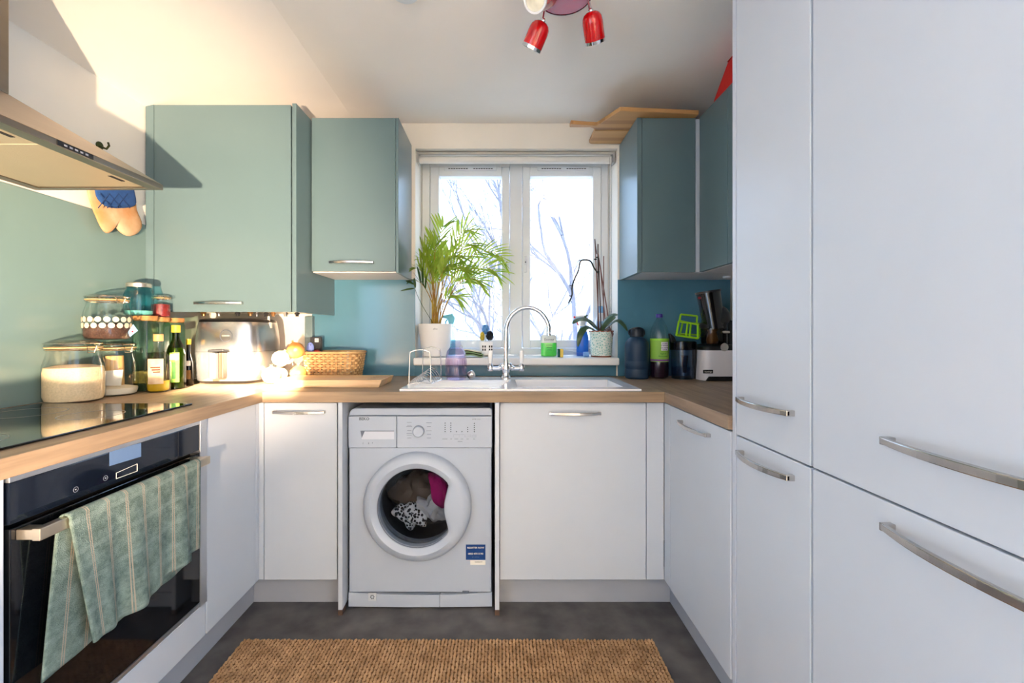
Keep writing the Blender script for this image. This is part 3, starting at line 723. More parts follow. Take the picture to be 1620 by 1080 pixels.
for k in range(1, 17):
    a = PI*k/17*1.0; pts.append((TX+R_-R_*math.cos(a), TY-.02*(k/17), zsp+.122*math.sin(a)))
pts.append((P(868,0,TY-.03).x, TY-.022, zsp-.004))
mb = MB().tube(pts, .0108, 14); build('spout', mb, m_chrome, tp, smooth=True)
mb = MB().lathe([(.0125, 0), (.0125, .012)], 14, (P(868,0,TY-.022).x, TY-.022, zsp-.018)); build('spout_nozzle', mb, m_chrome, tp, smooth=True)
zc = P(0, 581, TY).z
for s_ in (-1, 1):
    hx = TX+s_*.078
    mb = MB().tube(crom([(TX+s_*.012, TY, zc+.012), (TX+s_*.035, TY, zc-.004), (hx, TY, zc-.004)], 6), [.016]*4+[.012]*3+[.0095]*6, 12)
    mb.lathe([(.013,-.018),(.015,-.01),(.015,.008),(.009,.016),(.006,.02)], 16, (hx, TY, zc)); build('valve', mb, m_chrome, tp, smooth=True)
    mb = MB().lathe([(.006,.018),(.0095,.026),(.0115,.05),(.0125,.078),(.010,.085),(0,.086)], 16, (hx, TY, zc)); build('lever', mb, m_cer, tp, smooth=True)
# ------------------------------------------------------------------ ceiling light, smoke alarm
cl = thing('spotlight_fitting', 'red ceiling spotlight fitting with chrome edged lamp heads', 'light', (.22, 1.48, 2.29))
lc = (.22, 1.48)
mb = MB().lathe([(.088, 2.272), (.090, 2.276), (.090, 2.2945)], 40, (*lc, 0)); build('ceiling_plate', mb, pm('red_plate', (176,20,40), .2, coat=.4), cl, smooth=True)
mb = MB().lathe([(.0905, 2.270), (.0935, 2.273), (.0935, 2.2945), (.0905, 2.2945)], 40, (*lc, 0), cap0=False, cap1=False); build('chrome_rim', mb, m_chrome, cl, smooth=True)
m_bulb = pm('bulb_glass', (232,226,205), .2, coat=.4, var=.06, scale=60)
def spot(top, bot, arm_top, r=.0345):
    top, bot = Vector(top), Vector(bot); ax = (bot-top); L = ax.length; ax.normalize()
    q = Vector((0,0,1)).rotation_difference(ax).to_matrix().to_4x4(); M = Matrix.Translation(top) @ q
    prof = [(0, 0), (r*.45, r*.08), (r*.75, r*.26), (r*.93, r*.55), (r, r*.95), (r, L-.004)]
    h = build('lamp_head', MB().lathe(prof, 28, cap1=False).xf(M), m_red, cl, smooth=True)
    build('chrome_ring', MB().lathe([(r*1.02, L-.006), (r*1.02, L+.004), (r*.86, L+.004), (r*.84, L-.006)], 28, cap0=False, cap1=False).xf(M), m_chrome, h, smooth=True)
    build('bulb', MB().lathe([(r*.86, L-.002), (r*.5, L+.004), (0, L+.006)], 24).xf(M), m_bulb, h, smooth=True)
    build('arm', MB().tube([arm_top, top+(Vector(arm_top)-top)*.1+ax*.012], .0055, 8).ball(top, .009, 8, 6), m_chrome, cl, smooth=True)
spot(P(859,33,1.49), P(841,76,1.53), (P(862,0,1.50).x, 1.50, 2.272))
spot(P(935,17,1.49), P(941.5,66,1.545), (P(931,0,1.50).x, 1.50, 2.272))
spot((.165, 1.44, 2.245), P(847,-1,1.345), (.185, 1.45, 2.272), .036)
sa_ = thing('smoke_alarm', 'small white round alarm on the ceiling at the top edge', 'alarm', (-.315, 1.475, 2.29))
build('cover', MB().lathe([(.02, 2.268), (.044, 2.275), (.05, 2.285), (.05, 2.2945)], 32, (-.315, 1.478, 0)), m_upvc, sa_, smooth=True)

# ------------------------------------------------------------------ oven mitts on a wall hook
XM = -1.552
hk = thing('wall_hook', 'small brass hook on the cream wall above the hood', 'hook', (XL, 1.752, 1.87))
mb = MB().lathe([(.016, 0), (.016, .004)], 12, (XL+.0005, 1.752, 1.885), 'X').tube([(XL+.004,1.752,1.882),(XL+.03,1.752,1.872),(XL+.04,1.752,1.885),(XL+.036,1.752,1.897)], .004, 6)
mb.v = [Vector((XL+.0005+(p.z-0) if False else p.x, p.y, p.z)) for p in mb.v]
build('hook', mb, pm('aged_brass', (70,74,40), .35, .6, var=.2, scale=60), hk, smooth=True)
def pl(pts, X): return [Vector((X, X*FP/(x-VX), CZ-(y-VY)/FP*(X*FP/(x-VX)))) for x, y in pts]
def puffy(name, px, X, th, mat, parent, n=2):
    """padded shape from an outline on the wall plane X: two bulged faces"""
    o = pl(px, X); c = sum(o, Vector())/len(o); m = len(o); mb = MB(); R = 5; vs_ = []
    for sgn in (1, -1):
        for k in range(R):
            f = 1-(k/(R-1))*.92; bul = th*math.sqrt(max(0, 1-f*f))*sgn
            vs_ += [c+(p-c)*f+Vector((bul, 0, 0)) for p in o]
    fs = []
    for s_ in range(2):
        b0 = s_*R*m
        for k in range(R-1):
            for i in range(m): fs.append((b0+k*m+i, b0+k*m+(i+1) % m, b0+(k+1)*m+(i+1) % m, b0+(k+1)*m+i))
        fs.append(tuple(b0+(R-1)*m+i for i in range(m)))
    mb.add(vs_, fs)
    bm = build(name, mb, mat, parent, smooth=True, sub=1)
    b = bmesh.new(); b.from_mesh(bm.data); bmesh.ops.remove_doubles(b, verts=b.verts, dist=.0003); bmesh.ops.recalc_face_normals(b, faces=b.faces); b.to_mesh(bm.data); b.free()
    return bm
def S(pts): return [(x/4.155, 140+y/4.155) for x, y in pts]
m_cream = pm('mitt_cream', (206,180,148), .95, col2=(184,128,76), scale=9, bump=.5, bscale=45, detail=4)
mt = thing('oven_mitt', 'stained cream oven mitt hanging on the wall below the hood', 'oven mitt', (XM, 1.75, 1.6))
# palm and thumb are one padded outline
puffy('mitt_body', S([(560,560),(545,660),(580,760),(620,850),(650,925),(690,968),(725,955),(738,905),(740,880),(770,930),(810,972),(860,988),(925,962),(955,905),(935,850),(905,800),(900,700),(880,560)]), XM, .016, m_cream, mt)
m_bluec = pm('mitt_blue', (34,72,128), .9, var=.12, scale=60, bump=.5, bscale=70)
mt2 = thing('oven_mitt', 'blue quilted oven mitt hanging in front of the cream one', 'oven mitt', (XM+.03, 1.75, 1.6))
o = puffy('mitt_body', S([(610,560),(606,680),(625,730),(680,782),(740,797),(890,790),(914,758),(895,690),(880,560)]), XM+.028, .012, m_bluec, mt2)
for k in range(-2, 5):
    for s_ in (1, -1):
        a = (660+k*60, 690); b = (660+k*60+s_*75, 785)
        if not (625 < b[0] < 890 and 615 < a[0] < 890): continue
        q = pl(S([a, b]), XM+.0395); build('quilt_seam', MB().tube(q, .0016, 5), pm('seam_blue', (20,48,92), .9), mt2)

# ------------------------------------------------------------------ jars and bottles in the left corner
m_seal = pm('rubber_seal', (226,188,130), .6); m_wire = pm('bright_wire', (216,210,200), .2, 1)
m_cork = pm('cork', (190,138,84), .8, col2=(160,108,60), scale=60, bump=.3, bscale=120)
m_ggl = glassm('green_tint_glass', (.66,.80,.72)); m_tgl = glassm('teal_glass', (.42,.80,.86)); m_lid = pm('jar_lid', (212,204,190), .25, .9)
m_lidg = glassm('lid_glass', (.80,.83,.78), .05)
def clip_jar(label, x, y, z, R, H, fillmat=None, fill=.5, glass=m_glass, rim=.84, clip_ang=-.5, group='clip top jars'):
    j = thing('clip_top_jar', label, 'jar', (x, y, z), group)
    nk = H*.80; c = (x, y, z); rn = R*rim
    prof = [(R*.80, 0), (R*.94, H*.02), (R, H*.09), (R, H*.50), (R*.97, H*.60), (rn, nk), (rn, H*.86)]
    build('glass_body', MB().lathe(prof, 36, c, cap1=False), glass, j, smooth=True)
    build('seal', MB().lathe([(rn*1.03, H*.868), (rn*1.09, H*.874), (rn*1.09, H*.886), (rn*1.03, H*.892)], 36, c), m_seal, j, smooth=True)
    build('lid', MB().lathe([(rn*1.06, H*.893), (rn*1.08, H*.91), (rn*1.05, H*.96), (rn*.85, H*.985), (rn*.7, H), (0, H)], 36, c, cap0=False), m_lidg if glass is m_glass else glass, j, smooth=True)
    mb = MB()
    for zz, rr in ((H*.84, rn*1.05), (H*.945, rn*1.09)): mb.tube([(x+rr*math.cos(2*PI*k/32), y+rr*math.sin(2*PI*k/32), z+zz) for k in range(32)], .0022, 5, closed=True)
    for s_ in (0, PI):
        a = clip_ang+s_; ca, sa = math.cos(a), math.sin(a); px, py = -sa, ca; rr = rn*1.07
        for w in (-.014, .014):
            mb.tube([(x+rr*ca+px*w, y+rr*sa+py*w, z+H*.945), (x+(rr+.016)*ca+px*w, y+(rr+.016)*sa+py*w, z+H*.90), (x+(rr+.010)*ca+px*w*.7, y+(rr+.010)*sa+py*w*.7, z+H*.80)] if s_ == 0 else [(x+rr*ca+px*w, y+rr*sa+py*w, z+H*.945), (x+(rr+.012)*ca+px*w, y+(rr+.012)*sa+py*w, z+H*.90), (x+rr*ca+px*w*.6, y+rr*sa+py*w*.6, z+H*.84)], .0014, 5)
        if s_ == 0: mb.tube([(x+(rr+.010)*ca+px*w, y+(rr+.010)*sa+py*w, z+H*.80) for w in (-.010, .010)], .0014, 5)
    build('wire_clip', mb, m_wire, j, smooth=True)
    if fillmat:
        k = .965; top = H*fill
        pf = [(R*.76, H*.012), (R*.90, H*.03), (R*k, H*.10), (R*k, min(top, H*.5)*.97)]
        if top > H*.5: pf.append((R*.93, top))
        pf += [(R*.6, pf[-1][1]+H*.03), (0, pf[-1][1]+H*.045)]
        build('filling', MB().lathe(pf, 28, c), fillmat, j, smooth=True)
    return j
m_sugar = pm('demerara', (224,200,164), .9, var=.10, scale=160, bump=.3, bscale=300)
clip_jar('large clip top jar half full of pale sugar beside the hob', -1.492, 1.553, ZT+.0005, .084, .214, m_sugar, .56, clip_ang=-.3)
j = clip_jar('clip top jar with a white card inside behind the sugar jar', -1.487, 1.712, ZT+.0005, .072, .206, pm('flour', (232,222,204), .9, var=.05), .14, clip_ang=-.35)
build('paper_card', MB().prism([(-1.517,1.66,.945),(-1.43,1.672,.945),(-1.425,1.675,1.005),(-1.51,1.662,1.0)], (0,.0012,0)), m_paper, j)
build('spaghetti_bundle', MB().lathe([(.030,0),(.028,.12)], 10, (-1.50, 1.725, .935)), pm('spaghetti', (222,176,112), .6, var=.2, scale=30, stretch=(8,8,.3)), j, smooth=True)
m_cof = pm('coffee', (70,46,36), .9, var=.4, scale=140, bump=.4, bscale=200)
j = clip_jar('clip top jar with white dots stacked on top of the card jar', -1.470, 1.66, 1.1195, .071, .168, m_cof, .34, clip_ang=-.35)
m_dot = pm('dot_print', (206,192,168), .6)
for row in range(2):
    for k in range(18):
        a = 2*PI*(k+.5*(row % 2))/18; zz = 1.1195+.052+row*.0225
        c = Vector((-1.470+.0716*math.cos(a), 1.66+.0716*math.sin(a), zz)); t = Vector((-math.sin(a), math.cos(a), 0))
        if math.sin(a) > .45: continue
        build('dot', MB().prism([c+t*.0102*math.cos(b)+Vector((0,0,.0102*math.sin(b))) for b in [2*PI*i/10 for i in range(10)]], Vector((math.cos(a), math.sin(a), 0))*.0006), m_dot, j)
q = Vector((-1.392, 1.652, 1.165))
tagm = build('paper_tag', MB().prism([q+Vector((-.004,.02,-.036)), q+Vector((.018,.03,-.012)), q+Vector((.004,.025,.012)), q+Vector((-.012,.02,-.018))], (0,.0012,0)), pm('tag_blue', (120,164,196), .6), j)
build('tag_spot', MB().ball(q+Vector((.004,.022,-.016)), .003, 8, 5, (1,.3,1)), m_red, j)
# tall jars with cork lids
def tall_jar(label, x, y, w, H, fm, fl):
    j = thing('tall_jar', label, 'jar', (x, y, ZT+.0005), 'tall jars with cork lids')
    c = (x, y, ZT+.0005)
    build('glass_body', MB().lathe([(w*.96, 0), (w, .004), (w, H*.88), (w*.9, H*.93), (w*.9, H*.95)], 32, c, cap1=False, power=5), m_ggl, j, smooth=True)
    build('cork_lid', MB().lathe([(w*.86, H*.93), (w*.97, H*.952), (w*.97, H*.998), (w*.93, H)], 28, c, power=4), m_cork, j, smooth=True)
    for i, (z0, z1, m) in enumerate(fm): build('filling', MB().lathe([(w*.94, H*z0+.003), (w*.94, H*z1)], 24, c, power=5), m, j, smooth=False)
m_pasta = pm('pasta', (220,178,96), .7, col2=(180,140,90), scale=60, bump=.6, bscale=90)
m_rice = pm('rice', (225,218,196), .8, var=.1, scale=200); m_lent = pm('dark_grain', (78,84,60), .9, var=.25, scale=120)
tall_jar('tall square glass jar with cork lid nearest the hob', -1.465, 1.832, .036, .309, [(.0,.10,m_lent),(.10,.26,m_pasta)], 0)
tall_jar('tall square glass jar with cork lid behind the clear oil bottle', -1.474, 1.915, .035, .306, [(.0,.5,m_lent)], 0)
tall_jar('tall square glass jar with cork lid nearest the air fryer', -1.466, 1.994, .034, .304, [(.0,.4,m_lent)], 0)
j = thing('storage_jar', 'teal glass jar with a metal lid standing on the cork jars', 'jar', (-1.495, 1.845, 1.215))
c = (-1.495, 1.835, 1.2150)
build('glass_body', MB().lathe([(.042,0),(.049,.006),(.050,.02),(.050,.085),(.044,.105),(.040,.112),(.040,.118)], 32, c, cap1=False), m_tgl, j, smooth=True)
build('lid', MB().lathe([(.043,.117),(.043,.131),(.039,.135),(0,.136)], 32, c), m_lid, j, smooth=True)
build('filling', MB().lathe([(.040,.003),(.046,.008),(.046,.02),(0,.024)], 24, c), m_rice, j, smooth=True)
j = clip_jar('small clip top jar of red chillies on the middle cork jar', -1.470, 1.921, 1.2118, .0345, .094, pm('chilli', (120,30,28), .5, var=.4, scale=60, bump=.8, bscale=70), .58, clip_ang=-.4)
# oil bottles
def bottle(name, label, c, prof, mat, cap, capm, label_part=None, liquid=None, sx=1, sy=1, power=2, cat='bottle'):
    b = thing(name, label, cat, c)
    build('glass_body', MB().lathe(prof, 32, c, cap1=False, sx=sx, sy=sy, power=power), mat, b, smooth=True)
    build('cap', MB().lathe(cap, 20, c), capm, b, smooth=True)
    if liquid: build('liquid', MB().lathe([(r*.93, h) for r, h in liquid[0]], 28, c, sx=sx, sy=sy, power=power), liquid[1], b, smooth=True)
    return b
def wrap_label(parent, c, R, a0, a1, z0, z1, mat, name='paper_label', n=10, sx=1, sy=1):
    mb = MB(); v = []
    for i in range(n+1):
        a = a0+(a1-a0)*i/n
        for zz in (z0, z1):
            for rr in (R, R+.0007): v.append((c[0]+rr*math.cos(a)*sx, c[1]+rr*math.sin(a)*sy, c[2]+zz))
    fs = []
    for i in range(n):
        k = i*4; l = k+4
        fs += [(k+1, l+1, l+3, k+3), (k, k+2, l+2, l), (k, l, l+1, k+1), (k+2, k+3, l+3, l+2)]
    fs += [(0,1,3,2), (n*4, n*4+2, n*4+3, n*4+1)]
    return build(name, mb.add(v, fs), mat, parent, smooth=True)
c = (-1.387, 1.800, ZT+.0005)
b = bottle('oil_bottle', 'clear glass oil bottle with tan cap and cream label', c, [(.034,0),(.037,.004),(.038,.02),(.041,.10),(.040,.125),(.030,.150),(.017,.168),(.0145,.18),(.0145,.212)], m_glass,
       [(.0165,.205),(.0175,.207),(.0175,.232),(.015,.234)], pm('tan_cap', (206,160,104), .5), liquid=([(.030,.004),(.035,.01),(.036,.045)], pm('oil', (206,170,36), .1, coat=.3)), power=3)
m_lab = pm('label_cream', (236,214,178), .7, col2=(216,180,140), scale=40)
lb = wrap_label(b, c, .0445, -1.75, -.55, .035, .135, m_lab)
for k in range(3): wrap_label(b, c, .0455, -1.5+.1*k, -.8, .098-k*.009, .103-k*.009, pm('label_brown', (120,62,36), .7), 'label_print')
c = (-1.385, 1.895, ZT+.0005)
b = bottle('oil_bottle', 'dark green olive oil bottle with yellow cap and green label', c, [(.032,0),(.036,.004),(.036,.145),(.030,.175),(.016,.205),(.0135,.22),(.0135,.252)], glassm('olive_glass', (.22,.30,.04)),
       [(.0155,.240),(.0165,.242),(.0165,.270),(.014,.272)], pm('yellow_cap', (220,184,60), .5), liquid=([(.032,.004),(.034,.15),(.028,.175)], pm('olive_oil', (70,84,12), .15)))
wrap_label(b, c, .0366, -1.55, -.62, .03, .155, pm('label_green', (150,186,70), .6, col2=(96,150,50), scale=30))
wrap_label(b, c, .0375, -1.5, -.7, .125, .148, m_paper, 'label_print'); wrap_label(b, c, .0375, -1.3, -.95, .045, .115, pm('label_leaf', (60,120,44), .6, var=.3, scale=50), 'label_print')
c = (-1.408, 2.005, ZT+.0005)
b = bottle('sauce_bottle', 'small dark bottle with white label squeezed beside the air fryer', c, [(.017,0),(.019,.003),(.019,.10),(.010,.135),(.008,.15),(.008,.19)], glassm('brown_glass', (.16,.08,.03)),
       [(.009,.185),(.010,.187),(.010,.21)], pm('gold_cap', (206,160,50), .4, .4))
wrap_label(b, c, .0195, -2.4, -.6, .09, .112, m_paper); wrap_label(b, c, .0195, -2.4, -.6, .03, .07, pm('label_amber', (120,84,40), .7), 'lower_label')

# ------------------------------------------------------------------ air fryer
af = thing('air_fryer', 'silver air fryer with pull out basket in the left corner', 'air fryer', (-1.285, 2.19, ZT))
fc = (-1.283, 2.185, ZT+.0005)
m_silver = pm('silver_shell', (186,186,188), .26, .9, var=.02)
def fry(prof, nm, mat, **k): return build(nm, MB().lathe(prof, 48, fc, power=4.2, sx=1.0, sy=.98, **k), mat, af, smooth=True)
fry([(.128,0),(.140,.006),(.146,.014)], 'base', m_black)
fry([(.146,.0145),(.152,.03),(.156,.08),(.156,.150)], 'lower_shell', m_silver)
fry([(.156,.1515),(.155,.20),(.148,.27),(.144,.288)], 'upper_shell', m_silver)
fry([(.143,.2885),(.140,.300),(.12,.306),(0,.308)], 'top_panel', m_black)
yf = 2.185-.156*.98
g = build('basket_handle', MB().box(-1.301, -1.272, yf-.055, yf-.002, ZT+.030, ZT+.150), m_silver, af, bevel=.006, segs=3)
build('handle_top', MB().prism([(-1.308,yf-.003,ZT+.152),(-1.236,yf-.003,ZT+.152),(-1.240,yf-.045,ZT+.154),(-1.300,yf-.06,ZT+.151)], (0,0,.012)), m_black, af, bevel=.003)
build('handle_side', MB().box(-1.2715, -1.250, yf-.030, yf-.002, ZT+.032, ZT+.150), pm('bronze_dark', (70,56,44), .35, .5), af, bevel=.003)
yl_ = yf-.0006
lz = P(0,531,yf).z; lx = P(357,0,yf).x
build('logo_ring', MB().tube([(lx+.027*math.cos(2*PI*k/36), yl_+.002, lz+.027*math.sin(2*PI*k/36)) for k in range(36)], .0009, 5, closed=True), m_grey, af)
text('lettering', 'COSORI', .0095, (lx, yl_, lz), m_paper, af)
for k in range(7):
    a = PI*.15+k*.35; r_ = .034; build('control_icon', MB().ball((lx+r_*1.3*math.cos(a-1.2), yl_+.003, lz+r_*math.sin(a-1.2)), .0014, 6, 4), m_grey, af)

# ------------------------------------------------------------------ onions, basket and board
m_onion = pm('onion_skin', (214,156,90), .4, col2=(190,116,54), scale=18, stretch=(1,1,.2), bump=.15, bscale=40)
m_onw = pm('onion_pale', (236,220,190), .45, var=.08, scale=18)
onion_pos = [(429,587,2.085,.041,0,'pale onion at the front left of the pile beside the air fryer'), (472,584,2.19,.040,1,'brown onion at the front right of the pile beside the basket'), (443,589,2.175,.036,0,'pale onion at the back of the pile on the worktop'),
             (444,567,2.13,.040,0,'pale onion on the second layer at the left of the pile'), (468,554,2.17,.042,1,'brown onion on top of the pile beside the basket')]
zc_prev = []
for i, (px, py, d_, r, k, lab) in enumerate(onion_pos):
    p = P(px, py, d_)
    if i < 3: p.z = ZT+.0006+r*.92
    o = thing('onion', lab, 'onion', (p.x, p.y, p.z-r*.92), 'onions in the corner')
    tilt = Matrix.Translation(p) @ Matrix.Rotation(.5*(i % 3)-.4, 4, 'X') @ Matrix.Rotation(.6*(i % 2)-.3, 4, 'Y')
    mb = MB().lathe([(0,-.92*r),(r*.5,-.84*r),(r*.86,-.5*r),(r,0),(r*.9,.42*r),(r*.6,.76*r),(r*.25,.93*r),(r*.10,1.05*r),(0,1.12*r)], 24)
    build('bulb', mb.xf(Matrix.Translation(p) if i < 3 else tilt), (m_onw, m_onion)[k], o, smooth=True)
    mb = MB()
    for t in range(5): mb.tube([(0,0,r*1.02),(.006*math.cos(t*1.3),.006*math.sin(t*1.3),r*1.22)], [.003,.0008], 5)
    build('dry_neck', mb.xf(Matrix.Translation(p) if i < 3 else tilt), m_onion, o)
# woven basket
bk = thing('woven_basket', 'small woven wicker basket against the teal splashback', 'basket', (-.8635, 2.322, ZT))
m_wick = pm('wicker', (204,168,118), .7, var=.18, scale=30, bump=.3, bscale=90); m_wick2 = pm('wicker_dark', (176,136,88), .7, var=.2, scale=30, bump=.3, bscale=90)
bcx, bcy, BH = -.8635, 2.322, .138
def bring(t, a, off=0):
    hx = .130+.020*t+off; hy = .084+.016*t+off; ca, sa = math.cos(a), math.sin(a); pw = 3.2
    k = (abs(ca)**pw+abs(sa)**pw)**(-1/pw); return Vector((bcx+hx*ca*k, bcy+hy*sa*k, ZT+.001+BH*t))
NS = 44
for i in range(NS):
    a = 2*PI*i/NS; pts = [bring(t/4, a) for t in range(5)]
    tn = (bring(.5, a+.02)-bring(.5, a-.02)).normalized(); nrm = tn.cross(Vector((0,0,1)))
    mb = MB(); w = .0055; v = []
    for p in pts: v += [p-tn*w-nrm*.0012, p+tn*w-nrm*.0012, p+tn*w+nrm*.0012, p-tn*w+nrm*.0012]
    fs = [(k*4+j, k*4+(j+1) % 4, k*4+4+(j+1) % 4, k*4+4+j) for k in range(4) for j in range(4)]+[(0,3,2,1),(16,17,18,19)]
    build('stake', mb.add(v, fs), m_wick2, bk)
NR = 10
for r_ in range(NR):
    t0 = (r_+.08)/NR*.93; t1 = (r_+.80)/NR*.93; n = NS*4; v = []
    for i in range(n):
        a = 2*PI*i/n; w = .0042*math.cos(a*NS/2+(PI if r_ % 2 else 0))
        for tt in (t0, t1):
            for th in (-.001, .001): v.append(bring(tt, a, w+th))
    fs = []
    for i in range(n):
        k = i*4; l = ((i+1) % n)*4
        fs += [(k+1,l+1,l+3,k+3),(k,k+2,l+2,l),(k,l,l+1,k+1),(k+2,k+3,l+3,l+2)]
    build('weaver', MB().add(v, fs), m_wick, bk, smooth=False)
build('rim', MB().tube([bring(.985, 2*PI*i/64, .001) for i in range(64)], .0065, 8, closed=True), m_wick, bk, smooth=True)
build('base', MB().add([bring(.02, 2*PI*i/32) for i in range(32)], [tuple(range(32))]), m_wick2, bk, solid=.003)
# things in the basket
bb = thing('spice_box', 'black cardboard box with white square standing in the basket', 'box', (-.905, 2.36, ZT+.01))
p0 = P(491,533,2.345); p1 = P(507,533,2.345)
bx('carton', p0.x, p1.x, 2.342, 2.372, ZT+.02, p0.z, pm('black_card', (34,34,38), .5, var=.05), bb, .001)
q = P(501,538,2.342); bx('white_square', q.x-.010, q.x+.010, 2.3412, 2.3418, q.z-.010, q.z+.010, m_paper, bb, 0)
for k in range(2): bx('print_line', q.x-.007, q.x+.007, 2.3406, 2.3412, q.z-.005+k*.006, q.z-.003+k*.006, m_ink, bb, 0)
bb = thing('blue_packet', 'small blue soft packet standing in the basket by the black box', 'packet', (-.93, 2.30, ZT+.01))
p = P(491,546,2.30); build('pouch', MB().ball((p.x, 2.30, p.z-.016), .032, 16, 10, (.62,.35,1.0)), pm('periwinkle', (120,138,206), .6, var=.1, scale=30), bb, smooth=True)
for s_ in (-1, 1): build('dot', MB().ball((p.x+s_*.006, 2.289, p.z+.002), .0025, 6, 4), m_ink, bb)
build('stand', MB().box(p.x-.006, p.x+.006, 2.297, 2.303, ZT+.008, p.z-.02), pm('periwinkle_dark', (96,112,180), .6), bb)
bb = thing('red_packet', 'red speckled packet sticking up out of the basket', 'packet', (-.88, 2.27, ZT+.01))
p = P(498,556,2.29); build('pouch', MB().ball((p.x+.012, 2.285, p.z-.045), .055, 20, 12, (.66,.36,1.0)), pm('red_speckle', (206,62,56), .5, col2=(170,30,34), scale=80), bb, smooth=True)
bb = thing('white_sachet', 'small white sachet lying at the rim of the basket', 'packet', (-.78, 2.3, ZT+.01))
p = P(551,556.5,2.33); build('sachet', MB().prism([(p.x-.02,2.32,ZT+.02),(p.x+.02,2.32,ZT+.02),(p.x+.012,2.33,p.z+.002),(p.x-.008,2.33,p.z+.004)], (0,.006,0)), m_paper, bb, bevel=.001)
# chopping board
cb = thing('chopping_board', 'thick beech chopping board lying in front of the basket', 'chopping board', (-.745, 2.03, ZT))
X0, X1, Y0, Y1, Z0, Z1 = -.985, -.512, 1.927, 2.145, ZT+.0006, ZT+.033; n = 5
for k in range(n):
    ya_, yb_ = Y0+(Y1-Y0)*k/n+.0006, Y0+(Y1-Y0)*(k+1)/n-.0006
    v = [(X0+.008,ya_,Z0),(X1-.014,ya_,Z0),(X1,ya_,Z1),(X0,ya_,Z1)]
    build('plank', MB().prism(v, (0, yb_-ya_, 0)), woodm('beech_%d' % k, (224-6*(k % 2),192-8*(k % 3),154-6*k), (204,166,124), (1,14,14), 5, .55), cb, bevel=.0015)
for k in range(1, n):
    yy = Y0+(Y1-Y0)*k/n; bx('groove', X1-.075, X1-.004, yy-.0022, yy+.0022, Z1-.0015, Z1+.0004, pm('groove_dark', (96,60,34), .8), cb, 0)
# ------------------------------------------------------------------ on the drainer
rk = thing('wire_rack', 'thin metal wire sponge rack standing on the drainer', 'rack', (-.33, 2.08, SZT_))
W = .0022; zt0 = SZT_+.0025
def hoop(y, xa, xb, ztop, leg):
    return crom([(xa-.004, y, zt0+leg), (xa, y, zt0+.004), (xa+.004, y, ztop-.02), (xa+.012, y, ztop-.003), ((xa+xb)/2, y, ztop+.006), (xb-.012, y, ztop-.003), (xb-.004, y, ztop-.02), (xb, y, zt0+.004), (xb+.004, y, zt0+leg)], 6)
xa, xb = P(647,0,1.96).x, P(682,0,1.96).x; xc, xd = P(668,0,2.13).x, P(698,0,2.13).x
build('front_hoop', MB().tube(hoop(1.96, xa, xb, P(0,555,1.96).z, .0), W, 6), m_chrome, rk, smooth=True)
build('rear_hoop', MB().tube(hoop(2.13, xc, xd, P(0,551,2.13).z, .0), W, 6), m_chrome, rk, smooth=True)
build('base_wire', MB().tube([(xa,1.96,zt0),(xc,2.13,zt0)], W, 6), m_chrome, rk); build('base_wire', MB().tube([(xb,1.96,zt0),(xd,2.13,zt0)], W, 6), m_chrome, rk)
build('base_wire', MB().tube(crom([(xa,1.96,zt0),((xa+xb)/2,1.96,zt0+.007),(xb,1.96,zt0)],6), W, 6), m_chrome, rk)
for k in range(7):
    t = k/6; x0_ = xa+(xc-xa)*t; x1_ = xb+(xd-xb)*t; y_ = 1.96+.17*t
    pts = [Vector((x0_+(x1_-x0_)*u, y_, zt0+.004+.055*math.sin(PI*u)*(0.55+.45*t))) for u in [i/8 for i in range(9)]]
    build('curved_wire', MB().tube(pts, .0014, 5), m_chrome, rk, smooth=True)
m_pur = glassm('lilac_glass', (.90,.86,.95), .03); m_pur2 = pm('lilac_plastic', (214,196,226), .2)
c = (P(721.5,0,2.14).x, 2.14, SZT_+.0006)
bt = thing('flask_bottle', 'open lilac tinted drinks bottle standing on the drainer', 'bottle', c)
pr = [(.040,0),(.047,.004),(.050,.015),(.049,.022),(.051,.03),(.051,.06),(.0495,.064),(.051,.068),(.051,.10),(.050,.118),(.045,.138),(.033,.156),(.024,.164),(.022,.168),(.026,.170),(.026,.174),(.022,.176),(.022,.188)]
build('glass_body', MB().lathe(pr, 36, c, cap1=False), m_pur, bt, smooth=True)
build('glass_inner', MB().lathe([(r*.93, h+.003) for r, h in pr[:11]]+[(.03,.156)], 36, c, cap1=False), m_pur, bt, smooth=True)
for k in range(8):
    a = 2*PI*k/8+.2; build('ridge', MB().tube([(c[0]+.0512*math.cos(a), c[1]+.0512*math.sin(a), c[2]+zz) for zz in (.032,.058)]+[(c[0]+.0512*math.cos(a), c[1]+.0512*math.sin(a), c[2]+zz) for zz in (.070,.10)], .0022, 5), m_pur, bt, smooth=True)
build('strap_loop', MB().tube([(c[0]+.024+.007*math.cos(2*PI*k/10), c[1], c[2]+.160+.007*math.sin(2*PI*k/10)) for k in range(10)], .0016, 5, closed=True), m_steel, bt)
cp = thing('bottle_cap', 'loose steel bottle cap leaning beside the lilac bottle', 'cap', (P(746,0,2.16).x, 2.16, SZT_))
M = Matrix.Translation((P(746,0,2.16).x, 2.165, SZT_+.0245)) @ Matrix.Rotation(math.radians(62), 4, 'Y') @ Matrix.Rotation(.2, 4, 'X')
build('cap_shell', MB().lathe([(.019,-.013),(.020,-.011),(.020,.009),(.018,.012),(0,.012)], 28, cap0=False).xf(M), m_hand, cp, smooth=True)
build('cap_thread', MB().lathe([(.013,-.020),(.015,-.018),(.015,-.004)], 20).xf(M), m_black, cp, smooth=True)

